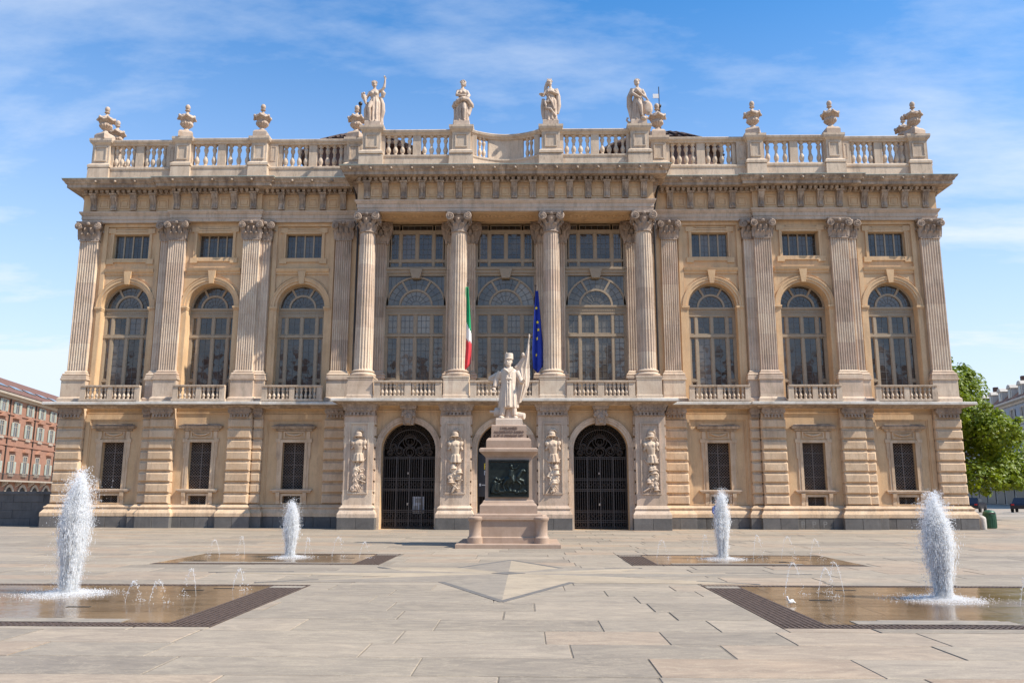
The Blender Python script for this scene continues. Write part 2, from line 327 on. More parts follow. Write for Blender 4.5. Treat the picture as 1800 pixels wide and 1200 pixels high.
    def wall_arch(s, x0, x1, z0, z1, cx, hw, zb, zs, y0, y1, n=20):
        s.add([(x0, y0, z0), (cx - hw, y0, z0), (cx - hw, y0, z1), (x0, y0, z1)], [(0, 1, 2, 3)])
        s.add([(cx + hw, y0, z0), (x1, y0, z0), (x1, y0, z1), (cx + hw, y0, z1)], [(0, 1, 2, 3)])
        if zb > z0: s.add([(cx - hw, y0, z0), (cx + hw, y0, z0), (cx + hw, y0, zb), (cx - hw, y0, zb)], [(0, 1, 2, 3)])
        a = [(cx - hw * math.cos(PI * i / n), zs + hw * math.sin(PI * i / n)) for i in range(n + 1)]
        for i in range(n):
            s.add([(a[i][0], y0, a[i][1]), (a[i + 1][0], y0, a[i + 1][1]), (a[i + 1][0], y0, z1), (a[i][0], y0, z1)], [(0, 1, 2, 3)])
        o = [(cx - hw, zb)] + a + [(cx + hw, zb)]
        for i in range(len(o)):
            p, q = o[i], o[(i + 1) % len(o)]
            s.add([(p[0], y0, p[1]), (q[0], y0, q[1]), (q[0], y1, q[1]), (p[0], y1, p[1])], [(3, 2, 1, 0)])
        return s
    def wall_rect(s, x0, x1, z0, z1, ox0, ox1, oz0, oz1, y0, y1):
        q = lambda a, b, c, d: s.add([(a, y0, c), (b, y0, c), (b, y0, d), (a, y0, d)], [(0, 1, 2, 3)])
        q(x0, ox0, z0, z1); q(ox1, x1, z0, z1); q(ox0, ox1, z0, oz0); q(ox0, ox1, oz1, z1)
        o = [(ox0, oz0), (ox1, oz0), (ox1, oz1), (ox0, oz1)]
        for i in range(4):
            p, r = o[i], o[(i + 1) % 4]; s.add([(p[0], y0, p[1]), (r[0], y0, r[1]), (r[0], y1, r[1]), (p[0], y1, p[1])], [(0, 1, 2, 3)])
        return s
    def frame(s, x0, x1, z0, z1, t, y0, y1):   # rectangular border of width t
        s.box(x0, x0 + t, y0, y1, z0, z1); s.box(x1 - t, x1, y0, y1, z0, z1); s.box(x0 + t, x1 - t, y0, y1, z1 - t, z1); s.box(x0 + t, x1 - t, y0, y1, z0, z0 + t); return s
    def mesh(s, name, smooth=None, flip=True):
        me = bpy.data.meshes.new(name); me.from_pydata(s.v, [], s.f); me.update()
        if flip:
            b = bmesh.new(); b.from_mesh(me); bmesh.ops.recalc_face_normals(b, faces=b.faces); b.to_mesh(me); b.free()
        if smooth:
            me.shade_smooth(); me.set_sharp_from_angle(angle=R(smooth))
        return me
    def obj(s, name, mat, parent=None, smooth=None, loc=None, flip=True, **kw):
        return link(name, s.mesh(name, smooth, flip), mat, parent, loc, **kw)
def link(name, me, mat=None, parent=None, loc=None, scale=None, **kw):
    if mat and not me.materials: me.materials.append(MT[mat])
    o = bpy.data.objects.new(name, me); col.objects.link(o)
    if parent: o.parent = parent
    if loc: o.location = loc
    if scale: o.scale = scale
    for k, v in kw.items(): o[k] = v
    return o
def empty(name, parent=None, loc=(0, 0, 0), rz=0, **kw):
    o = bpy.data.objects.new(name, None); col.objects.link(o); o.location = loc; o.rotation_euler.z = rz
    if parent: o.parent = parent
    for k, v in kw.items(): o[k] = v
    return o
def remesh(mb, name, mat, parent=None, voxel=.025, smooth=2, loc=None, rz=0, scale=1, **kw):
    """fuse the overlapping masses of a carved figure into one continuous skin"""
    me = mb.mesh(name); t = bpy.data.objects.new('tmp', me); col.objects.link(t)
    m = t.modifiers.new('r', 'REMESH'); m.mode = 'VOXEL'; m.voxel_size = voxel
    if smooth: k = t.modifiers.new('s', 'SMOOTH'); k.iterations = smooth; k.factor = .5
    dg = bpy.context.evaluated_depsgraph_get(); me2 = bpy.data.meshes.new_from_object(t.evaluated_get(dg)); bpy.data.objects.remove(t); bpy.data.meshes.remove(me)
    me2.name = name; me2.materials.clear(); me2.shade_smooth()
    o = link(name, me2, mat, parent, loc, (scale,) * 3 if scale != 1 else None, **kw); o.rotation_euler.z = rz
    return o
# ------------------------------------------------------------ ground
def inrect(r, x0, x1, y0, y1): return x0 < r[1] and x1 > r[0] and y0 < r[3] and y1 > r[2]
POOLS = [(-8.7, -2.83, -30.2, -25.4), (4.2, 10.3, -30.1, -25.2), (-7.75, -2.38, -21.05, -17.5), (3.5, 8.95, -21.0, -17.6)]
g = MB(); g.add([(-900, -300, -.03), (900, -300, -.03), (900, 900, -.03), (-900, 900, -.03)], [(0, 1, 2, 3)])
g.obj('ground', 'paving_stone', kind='structure')
plaza = MB().add([(-60, -39, -.012), (60, -39, -.012), (60, 24, -.012), (-60, 24, -.012)], [(0, 1, 2, 3)]).obj('piazza_pavement', 'mortar', kind='structure')
slab_me = MB(); e = .004
slab_me.loft([[(-.5, -.5, -1), (.5, -.5, -1), (.5, .5, -1), (-.5, .5, -1)], [(-.5, -.5, -.25), (.5, -.5, -.25), (.5, .5, -.25), (-.5, .5, -.25)], [(-.497, -.494, 0), (.497, -.494, 0), (.497, .494, 0), (-.497, .494, 0)]])
slab_me = slab_me.mesh('slab')
rs = random.Random(3); far = MB(); near = []
y = -34.6
while y < 22:
    d = rs.choice([.86, .92, .98, .78]) if y < -15 else rs.choice([.9, 1.1, 1.0])
    hw = (y + 41) * .68 + 2 if y < -4 else 46
    x = -hw - rs.random() * 2
    while x < hw + 1:
        l = rs.uniform(1.35, 2.6) if y < -15 else rs.uniform(1.4, 3.2)
        ga = rs.choice([.010, .012, .016, .02]) if rs.random() < .75 else .024
        gb = rs.choice([.008, .012, .016, .02])
        segs = [(x, x + l - ga, y, y + d - gb)]
        for p in POOLS:                         # cut the slabs round the pools
            ns = []
            for a, b, c, f_ in segs:
                if not inrect(p, a, b, c, f_): ns.append((a, b, c, f_)); continue
                if a < p[0] - .1: ns.append((a, p[0] - .012, c, f_))
                if b > p[1] + .1: ns.append((p[1] + .012, b, c, f_))
                m0, m1 = max(a, p[0]), min(b, p[1])
                if m1 - m0 > .03:
                    if c < p[2] - .06: ns.append((m0, m1 - .008, c, p[2] - .012))
                    if f_ > p[3] + .06: ns.append((m0, m1 - .008, p[3] + .012, f_))
            segs = ns
        for a, b, c, f_ in segs:
            if y > -.3 and (abs((a + b) / 2) < 23.4): continue
            near.append((a, b, c, f_, rs.uniform(-.005, -.001)))
        x += l
    y += d
def seen(q):   # rough size in the picture
    xc, yc = (q[0] + q[1]) / 2 - 1.06, (q[2] + q[3]) / 2 + 40.7
    return 0 if yc < 7.2 or abs(xc) > yc * .66 else (q[1] - q[0]) * (q[3] - q[2]) / yc ** 3
near.sort(key=lambda q: -seen(q))
for i, (a, b, c, f_, dz) in enumerate(near):
    if i < 300: link('paving_slab', slab_me, 'paving_stone', plaza, ((a + b) / 2, (c + f_) / 2, dz), (b - a, f_ - c, .028))
    else: far.loft([[(a, c, -.03), (b, c, -.03), (b, f_, -.03), (a, f_, -.03)], [(a + .004, c + .004, dz), (b - .004, c + .004, dz), (b - .004, f_ - .004, dz), (a + .004, f_ - .004, dz)]])
# far slabs: one sheet of separate stones, tone given per stone by its place
m = MT['paving_stone'].copy(); m.name = 'paving_far'; MT['paving_far'] = m
t = m.node_tree
geo = t.nodes.new('ShaderNodeNewGeometry')
for n in list(t.nodes):
    if n.type == 'OBJECT_INFO':
        for l in list(n.outputs['Random'].links): t.links.new(geo.outputs['Random Per Island'], l.to_socket)
far.obj('distant_slabs', 'paving_far', plaza, kind='stuff', flip=False)
# star inlay between the pools
star = empty('star_inlay', None, (.68, -23.1, 0), label='pale pointed star of inlaid stone in the pavement before the monument', category='paving star')
def sheet(name, pts, mat, z=.002, z0=-.006): 
    n = len(pts); MB().loft([[(x, y_, z0) for x, y_ in pts], [(x, y_, z) for x, y_ in pts]]).obj(name, mat, star)
S = [(0, -4.55), (1.25, -1.75), (7.5, -1.95), (2.6, -.85), (9.5, .02), (2.5, .95), (3.9, 1.6), (1.1, 1.55), (0, 3.55), (-1.2, 1.5), (-4.0, 1.5), (-2.6, .95), (-9.5, .02), (-2.6, -.85), (-7.5, -1.9), (-1.25, -1.75)]
tips = [(0, -4.55), (4.6, -1.95), (6.2, .0), (2.9, 1.35), (0, 3.5), (-2.9, 1.35), (-6.2, 0), (-4.6, -1.95)]
vals = [(1.2, -1.78), (2.3, -.72), (2.3, .5), (1.12, 1.3), (-1.12, 1.3), (-2.3, .5), (-2.3, -.72), (-1.2, -1.78)]
for i in range(8):
    tp = tips[i]; va, vb = vals[i], vals[i - 1]
    sheet('star_point', [(0, 0), va, tp] if i % 2 else [(0, 0), va, tp], 'paving_light' if i not in (3, 4, 7) else 'paving_grey', .002)
    sheet('star_point', [(0, 0), tp, vb], 'paving_grey' if i in (0, 2, 6) else 'paving_light', .002)
bz = [.003]
def band(a, b, wd):
    bz[0] += .0003
    a, b = Vector(a), Vector(b); n = (b - a).normalized(); n = Vector((-n.y, n.x)) * wd / 2; u = (b - a).normalized() * wd * .4
    sheet('dark_border', [tuple(a - u - n), tuple(b + u - n), tuple(b + u + n), tuple(a - u + n)], 'inlay_dark', bz[0], -.006)
for i in range(8):
    tp = tips[i]
    if i in (0, 4): band(tp, vals[i], .12); band(tp, vals[i - 1], .12)
    else:
        wd = .10
        band(tp, Vector(tp).lerp(Vector(vals[i] if i in (1, 2, 3, 5) else vals[i - 1]), .42), wd)
sheet('dark_border', [(-.35, 0), (0, -.28), (.35, 0), (0, .28)], 'inlay_dark', .009)
# ------------------------------------------------------------ the palace
pal = empty('palace', label='long baroque stone palace with a columned portico, balustrades and tall arched windows', category='palace')
ZL, ZC, ZA = 6.07, 17.6, 15.45           # lower cornice top, upper cornice top, architrave bottom
YP, YM = -.10, -.29                      # pilaster face of the wings, of their middle bays
PILS = [(22.09, 21.16, YP, 0), (17.37, 16.52, YM, 0), (17.85, 17.37, YP, 1), (13.50, 12.66, YM, 0), (12.66, 12.16, YP, 1), (8.757, 7.961, YP, 0)]   # outer x, inner x, face, half?
BAYS = [(19.5, .15, 20.96, 17.95), (15.05, -.04, 16.40, 13.62), (10.48, .15, 12.06, 8.86)]
def mpath(p, s): return p if s > 0 else [(-x, y) for x, y in p][::-1]
WING = [(7.0, YP), (12.66, YP), (12.66, YM), (17.37, YM), (17.37, YP), (22.09, YP), (22.09, 18)]
PORT = [(-7.36, .4), (-7.36, -1.7), (7.36, -1.7), (7.36, .4)]
def flute_section(w, n=7, dep=.045, d=.35):
    """plan of a fluted pilaster, face at y=0, running back to y=d"""
    pts = [(w / 2, d), (-w / 2, d), (-w / 2, 0)]
    p = w / (n + .35)
    for i in range(n):
        a = -w / 2 + p * (i + .35); b = a + p * .65
        pts += [(a, 0), (a + (b - a) * .2, dep * .75), (a + (b - a) * .5, dep), (a + (b - a) * .8, dep * .75), (b, 0)]
    return pts + [(w / 2, 0)]
def volute(mb, x, y, z, r, s=1, dep=.12):
    n = 20; pts = []; rr = []
    for i in range(n + 8):
        a = PI / 2 + s * (-i / n * 2 * PI * 1.6); q = r * (1 - .85 * i / (n + 8))
        pts.append((x + q * .82 * math.cos(a), y - .02 - .05 * i / n, z + q * .82 * math.sin(a))); rr.append(r * .22 * (1 - .4 * i / n))
    mb.tube(pts, rr, 5)
    vs = [(x + r * .8 * math.cos(2 * PI * k / 14), z + r * .8 * math.sin(2 * PI * k / 14)) for k in range(14)]
    mb.ext(vs, y, y + dep); mb.ell((x, y - .06, z), r * .2, 8, 6)
def leaf(mb, x, y, z, w, h, nx, ny, out=.16):
    """acanthus leaf rising and curling outwards along (nx, ny)"""
    tx, ty = -ny, nx; rows = []
    for t, o, ww in ((0, .0, .8), (.35, .02, 1), (.65, .05, .95), (.88, out * .75, .75), (1, out, .5), (.93, out * 1.25, .32), (.8, out * 1.2, .15)):
        rows.append([(x + nx * o + tx * ww * w / 2 * q, y + ny * o + ty * ww * w / 2 * q - 0, z + h * t + (-.02 if q else .0)) if q else (x + nx * (o + .03) , y + ny * (o + .03), z + h * t) for q in (-1, -.5, 0, .5, 1)])
    vs = [p for r_ in rows for p in r_]; fs = []
    for i in range(len(rows) - 1):
        for k in range(4): fs.append((i * 5 + k, i * 5 + k + 1, i * 5 + 6 + k, i * 5 + 5 + k))
    mb.add(vs, fs)
def cap_pilaster(w, h=1.02):
    """composite capital for a flat pilaster: face y=0, bottom z=0"""
    m = MB(); t = w / 2
    m.box(-t - .03, t + .03, -.04, .34, 0, .06)
    m.loft([[(-t, -.0, .06), (t, 0, .06), (t, .34, .06), (-t, .34, .06)], [(-t, -.02, .7), (t, -.02, .7), (t, .34, .7), (-t, .34, .7)], [(-t - .1, -.14, .86), (t + .1, -.14, .86), (t + .1, .34, .86), (-t - .1, .34, .86)]])
    n = 3 if w > .6 else 2
    for i in range(n): leaf(m, -t + w * (i + .5) / n, -.01, .06, w / n * 1.0, .36, 0, -1, .15)
    for i in range(n + 1): leaf(m, -t + w * i / n, -.01, .10, w / n * .9, .60, 0, -1, .18)
    leaf(m, -t, .1, .1, .3, .5, -1, 0, .15); leaf(m, t, .1, .1, .3, .5, 1, 0, .15)
    r = .215
    volute(m, -t - .02, -.20, .76, r, -1); volute(m, t + .02, -.20, .76, r, 1)
    m.tube([(-t, -.16, .80 + r * .7), (0, -.13, .86), (t, -.16, .80 + r * .7)], .055, 6)
    m.ell((0, -.2, .9), (.1, .08, .1), 8, 6)
    m.ext([(-t - .14, .94), (t + .14, .94), (t + .17, 1.03), (-t - .17, 1.03)], -.22, .34)
    return m.mesh('capital', 40)
def cap_column(r=.37):
    m = MB()
    m.lathe([(r + .05, 0), (r + .07, .04), (r + .02, .08), (r - .02, .1), (r - .01, .6), (r + .12, .8)], 24)
    for k in range(8):
        a = 2 * PI * k / 8 + PI / 8; leaf(m, (r - .02) * math.cos(a), (r - .02) * math.sin(a), .08, .3, .36, math.cos(a), math.sin(a), .16)
        a += PI / 8; leaf(m, (r - .02) * math.cos(a), (r - .02) * math.sin(a), .1, .3, .58, math.cos(a), math.sin(a), .2)
    for q in (-1, 1):
        volute(m, q * .42, -.46, .78, .24, q, .88); volute(m, q * .40, .44, .81, .17, q, .05)
    m.tube([(-.4, -.42, .95), (0, -.36, .88), (.4, -.42, .95)], .06, 6); m.ell((0, -.44, .93), (.11, .09, .1), 8, 6)
    m.ext([(-.56, .92), (.56, .92), (.6, 1.05), (-.6, 1.05)], -.5, .5)
    return m.mesh('capital', 40)
CAPM, CAPH, CAPC = cap_pilaster(.86), cap_pilaster(.42), cap_column()
BASEP = [(0, 7.28), (.17, 7.28), (.17, 7.40), (.13, 7.42), (.16, 7.47), (.13, 7.52), (.06, 7.56), (.08, 7.60), (.04, 7.65), (0, 7.68)]
CORN = [(0, 16.93), (.06, 16.93), (.09, 16.96), (.11, 16.98), (.11, 17.14), (.62, 17.15), (.62, 17.30), (.66, 17.33), (.70, 17.36), (.72, 17.42), (.80, 17.50), (.82, 17.57), (0, 17.60)]
ARCH = [(-.2, ZA), (0, ZA), (0, 15.62), (.03, 15.63), (.03, 15.83), (.06, 15.84), (.09, 15.90), (.13, 15.95), (.14, 16.02), (-.2, 16.03)]
LCORN = [(0, 5.76), (.06, 5.76), (.10, 5.80), (.24, 5.82), (.27, 5.86), (.46, 5.88), (.48, 5.905), (0, 5.905)]
LSLAB = [(0, 5.908), (.52, 5.908), (.54, 5.93), (.54, 6.03), (.52, 6.05), (0, ZL)]
FLASH = [(.70, 17.578), (.835, 17.572), (.84, 17.595), (.70, 17.606)]
BASE = [(0, .535), (.26, .535), (.26, .70), (.22, .76), (.14, .86), (.12, .92), (.16, .94), (.16, .99), (.08, 1.03), (.04, 1.09), (0, 1.10)]
# brackets, panels of the upper frieze
br = MB(); br.extx([(0, 0), (-.10, 0), (-.12, .06), (-.10, .14), (-.07, .30), (-.10, .44), (-.20, .58), (-.25, .68), (-.26, .78), (0, .78)], -.15, .15)
br.extx([(0, .78), (-.30, .78), (-.33, .86), (0, .86)], -.19, .19); br.extx([(-.04, .02), (-.15, .08), (-.10, .30), (-.22, .57), (-.28, .72), (-.04, .74)], -.06, .06)
br = br.mesh('bracket', 35)
pn = MB(); pn.frame(-.27, .27, 0, .5, .06, -.035, .01); pn.box(-.15, .15, -.02, .01, .12, .38); pn = pn.mesh('frieze_panel')
def entablature(parent, face, xs, x_panels):
    for x in xs: link('bracket', br, 'cornice_stone', parent, (x, face, 16.10))
    for x in x_panels: link('frieze_panel', pn, 'stucco', parent, (x, face, 16.22))
def dentils(mb, x0, x1, face, out=.12):
    n = int(abs(x1 - x0) / .27)
    for i in range(n):
        x = x0 + (x1 - x0) * (i + .5) / n; mb.box(x - .08, x + .08, face - out - .24, face - out + .05, 16.985, 17.135); mb.ell((x, face - out - .15, 16.97), (.05, .06, .07), 6, 4)
boss = MB(); boss.ell((0, -.05, 0), (.085, .09, .085), 8, 6); boss.ell((0, -.12, -.03), (.045, .05, .04), 6, 5); boss.ell((-.07, 0, .05), .04, 6, 4); boss.ell((.07, 0, .05), .04, 6, 4); boss = boss.mesh('cornice_boss', 60)
# guttae blocks at the heads of the lower piers
gut = MB(); gut.box(-.5, .5, -.13, .1, .35, .47); gut.ext([(-.5, .2), (.5, .2), (.54, .35), (-.54, .35)], -.12, .1); gut.box(-.44, .44, -.07, .1, .12, .2)
for i in range(6):
    x = -.37 + .148 * i; gut.loft([[(x - .03, -.09, .12), (x + .03, -.09, .12), (x + .03, -.03, .12), (x - .03, -.03, .12)], [(x - .055, -.11, -.0), (x + .055, -.11, 0), (x + .055, -.0, 0), (x - .055, -.0, 0)]])
for i in range(4): gut.ell((-.33 + .22 * i, -.13, .275), (.06, .04, .06), 8, 5)
gut = gut.mesh('guttae_block', 40)
# balusters
BAL = [(.5, 0), (.5, .06), (.33, .08), (.3, .11), (.42, .17), (.52, .25), (.50, .33), (.36, .42), (.24, .5), (.30, .52), (.30, .55), (.24, .58), (.36, .66), (.48, .74), (.45, .81), (.28, .87), (.33, .90), (.5, .93), (.5, 1)]
bal_me = MB().lathe(BAL, 12).mesh('baluster', 40)
bal_me.materials.append(MT['attic_stone'])
def balusters(parent, x0, x1, n, y, z0, z1, r):
    for i in range(n):
        x = x0 + (x1 - x0) * (i + .5) / n; link('baluster', bal_me, None, parent, (x, y, z0), (2 * r, 2 * r, z1 - z0))
def panel(mb, x0, x1, z0, z1, y, t=.06, d=.03): mb.frame(x0, x1, z0, z1, t, y - d, y + .005)
# ---------- windows
def fan(fr, bars, win, cx, zs, r, y, glassm, ri=.5):
    """half round fanlight: rim, inner half ring, two spokes, a pane in every field"""
    fr.arc(cx, zs, r - .09, r, 0, PI, 24, y - .07, y + .03); fr.arc(cx, zs, r * ri, r * ri + .10, 0, PI, 18, y - .07, y + .03)
    r0, r1 = r * ri + .10, r - .09
    for a in (PI / 3, 2 * PI / 3):
        c, s_ = math.cos(a), math.sin(a); n = (-s_ * .05, c * .05)
        fr.ext([(cx + r0 * c - n[0], zs + r0 * s_ - n[1]), (cx + r1 * c - n[0], zs + r1 * s_ - n[1]), (cx + r1 * c + n[0], zs + r1 * s_ + n[1]), (cx + r0 * c + n[0], zs + r0 * s_ + n[1])], y - .065, y + .03)
    for a0, a1 in ((0, PI / 3), (PI / 3, 2 * PI / 3), (2 * PI / 3, PI)):
        MB().arc(cx, zs, r0 - .02, r1 + .02, a0, a1, 8, y, y + .02).obj('pane', glassm, win)
    MB().ext([(cx + (r * ri + .02) * math.cos(PI * i / 14), zs + (r * ri + .02) * math.sin(PI * i / 14)) for i in range(15)], y, y + .02).obj('pane', glassm, win)
    for k in range(1, 12):
        if k % 4 == 0: continue
        a = PI * k / 12; bars.tube([(cx + r0 * math.cos(a), y - .008, zs + r0 * math.sin(a)), (cx + r1 * math.cos(a), y - .008, zs + r1 * math.sin(a))], .010, 4)
    bars.arc(cx, zs, (r0 + r1) / 2 - .01, (r0 + r1) / 2 + .01, .03, PI - .03, 18, y - .018, y)
    for k in range(1, 8):
        a = PI * k / 8; bars.tube([(cx + r * .16 * math.cos(a), y - .008, zs + r * .16 * math.sin(a)), (cx + r * ri * math.cos(a), y - .008, zs + r * ri * math.sin(a))], .010, 4)
    bars.arc(cx, zs, r * .16 - .01, r * .16 + .01, .03, PI - .03, 10, y - .018, y); bars.arc(cx, zs, r * .34 - .01, r * .34 + .01, .03, PI - .03, 12, y - .018, y)
def light(fr, bars, win, x0, x1, z0, z1, y, nx, nz, glassm, t=.05):
    if t: fr.frame(x0, x1, z0, z1, t, y - .045, y + .03)
    MB().box(x0 + t * .6, x1 - t * .6, y, y + .02, z0 + t * .6, z1 - t * .6).obj('pane', glassm, win)
    for i in range(1, nx): x = x0 + (x1 - x0) * i / nx; bars.box(x - .011, x + .011, y - .016, y + .001, z0 + t, z1 - t)
    for i in range(1, nz): z = z0 + (z1 - z0) * i / nz; bars.box(x0 + t, x1 - t, y - .012, y + .001, z - .010, z + .010)
def tall_window(parent, cx, hw, y, glassm, zs=11.0, fanr=None, wide=False):
    win = empty('arched_window', parent); fr = MB(); bars = MB()
    if fanr is None: fanr = hw
    fan(fr, bars, win, cx, zs, fanr, y, glassm)
    fr.box(cx - hw, cx + hw, y - .12, y + .03, zs - .10, zs); fr.box(cx - hw, cx + hw, y - .06, y + .03, zs - .40, zs - .10)
    for i in range(int(hw * 2 / .09)): x = cx - hw + .045 + i * .09; fr.box(x - .028, x + .028, y - .085, y - .055, zs - .30, zs - .20)
    fr.box(cx - hw, cx + hw, y - .09, y + .03, zs - .46, zs - .40)
    s = (hw * .40 if not wide else hw * .46); wM = .062
    xs = [cx - hw, cx - hw + hw * (.36 if not wide else .46), cx, cx + hw - hw * (.36 if not wide else .46), cx + hw]
    for x in xs: 
        xx = min(max(x, cx - hw + wM), cx + hw - wM); fr.box(xx - wM, xx + wM, y - .07, y + .03, 6.1, zs - .46)
    fr.box(cx - hw, cx + hw, y - .10, y + .03, 9.46, 9.60)
    for i in range(4):
        a = (xs[i] + wM) if i else cx - hw + 2 * wM; b = (xs[i + 1] - wM) if i < 3 else cx + hw - 2 * wM
        nx = max(1, round((b - a) / .27))
        light(fr, bars, win, a, b, 9.62, zs - .46, y, nx, 3, glassm, .04)
        lo = 7.32 if i in (0, 3) else 6.3
        light(fr, bars, win, a, b, lo, 9.44, y, nx, 7 if i in (0, 3) else 9, glassm, .04)
        if i in (0, 3): fr.box(a, b, y - .07, y + .03, 7.2, 7.3); light(fr, bars, win, a, b, 6.3, 7.19, y, nx, 3, glassm, .04)
    fr.obj('frame', 'window_frame', win); bars.obj('glazing_bars', 'lead_bar', win, kind='stuff')
    return win
def attic_window(parent, cx, y, yw):
    win = empty('attic_window', parent); fr = MB(); bars = MB(); hw = .93
    for i in range(4): a = cx - hw + hw * .5 * i; light(fr, bars, win, a, a + hw * .5, 13.58, 14.88, y, 2, 4, 'glass', .035)
    fr.obj('frame', 'window_frame', win); bars.obj('glazing_bars', 'lead_bar', win, kind='stuff')
    f = MB(); o = hw + .12                                 # eared stone surround
    f.frame(cx - hw - .13, cx + hw + .13, 13.45, 15.01, .13, yw - .05, yw + .01)
    for x0, x1, z0, z1 in ((-1.22, -.85, 13.28, 13.55), (.85, 1.22, 13.28, 13.55), (-1.22, -.85, 14.93, 15.2), (.85, 1.22, 14.93, 15.2), (-1.08, -1.06 + .02, 13.55, 14.93), (1.04, 1.08, 13.55, 14.93), (-.85, .85, 13.37, 13.44), (-.85, .85, 15.02, 15.10)):
        f.box(cx + x0, cx + x1, yw - .075, yw + .01, z0, z1)
    f.box(cx - .7, cx + .7, yw - .06, yw + .01, 15.13, 15.19)
    f.obj('surround', 'stucco', win)
def grille(win, x0, x1, z0, z1, y, p=.14):
    m = MB(); r = .015
    W, H = x1 - x0, z1 - z0
    n = int((W + H) / p) + 1
    for i in range(n):                                     # two families of slanting bars
        c = i * p
        a = (max(0, c - H), min(c, H)); b = (min(c, W), max(0, c - W))
        m.tube([(x0 + a[0], y, z0 + a[1]), (x0 + b[0], y, z0 + b[1])], r, 4)
        m.tube([(x1 - a[0], y - .015, z0 + a[1]), (x1 - b[0], y - .015, z0 + b[1])], r, 4)
    m.box((x0 + x1) / 2 - .02, (x0 + x1) / 2 + .02, y - .03, y, z0, z1)
    if H > 1:
        for k in (.27, .52, .78): m.box(x0, x1, y - .025, y, z0 + H * k - .015, z0 + H * k + .015)
    m.obj('iron_grille', 'grille_iron', win)
def low_window(parent, cx, yw, d=.3):
    win = empty('ground_floor_window', parent); y = yw + d; hw = .55
    MB().box(cx - hw, cx + hw, y, y + .03, 1.85, 4.12).obj('pane', 'glass_dark', win); MB().box(cx - .44, cx + .44, y, y + .03, 1.02, 1.52).obj('pane', 'glass_dark', win)
    grille(win, cx - hw, cx + hw, 1.85, 4.12, y - .06); grille(win, cx - .44, cx + .44, 1.02, 1.52, y - .06, .11)
    f = MB()
    f.box(cx - hw - .13, cx - hw, yw - .06, yw + .02, 1.84, 4.25); f.box(cx + hw, cx + hw + .13, yw - .06, yw + .02, 1.84, 4.25); f.box(cx - hw, cx + hw, yw - .06, yw + .02, 4.12, 4.25)
    for s in (-1, 1):
        a = cx + s * (hw + .13); f.box(a, a + s * .11, yw - .035, yw + .01, 1.84, 4.62); f.box(a + s * .11, a + s * .17, yw - .05, yw + .01, 3.35, 4.28); f.box(a - s * .02, a + s * .22, yw - .07, yw + .01, 4.12, 4.30)
        f.box(cx + s * .62, cx + s * .80, yw - .05, yw + .01, 4.30, 4.66)
        c = cx + s * .66; f.extx([(yw, 1.10), (yw - .06, 1.12), (yw - .06, 1.3), (yw - .14, 1.5), (yw - .16, 1.68), (yw, 1.68)], c - .09, c + .09)
    f.box(cx - .44 - .1, cx - .44, yw - .04, yw + .01, .98, 1.62); f.box(cx + .44, cx + .54, yw - .04, yw + .01, .98, 1.62); f.box(cx - .44, cx + .44, yw - .04, yw + .01, 1.52, 1.62)
    f.frame(cx - .52, cx + .52, 4.33, 4.66, .05, yw - .05, yw + .01)
    f.tube([(cx - .4, yw - .05, 4.58), (cx - .2, yw - .06, 4.49), (cx, yw - .06, 4.46), (cx + .2, yw - .06, 4.49), (cx + .4, yw - .05, 4.58)], [.03, .045, .05, .045, .03], 6)
    f.obj('surround', 'rustic_stone', win)
    MB().sweep([(cx - .86, yw + .02), (cx - .86, yw - .02), (cx + .86, yw - .02), (cx + .86, yw + .02)], [(0, 1.69), (.08, 1.69), (.10, 1.75), (.16, 1.78), (.16, 1.83), (0, 1.84)]).obj('sill', 'marble', win)
    MB().sweep([(cx - .84, yw + .02), (cx - .84, yw - .02), (cx + .84, yw - .02), (cx + .84, yw + .02)], [(0, 4.68), (.06, 4.68), (.08, 4.76), (.2, 4.80), (.22, 4.86), (.26, 4.90), (.0, 5.03)]).obj('hood', 'cornice_stone', win)
    return win
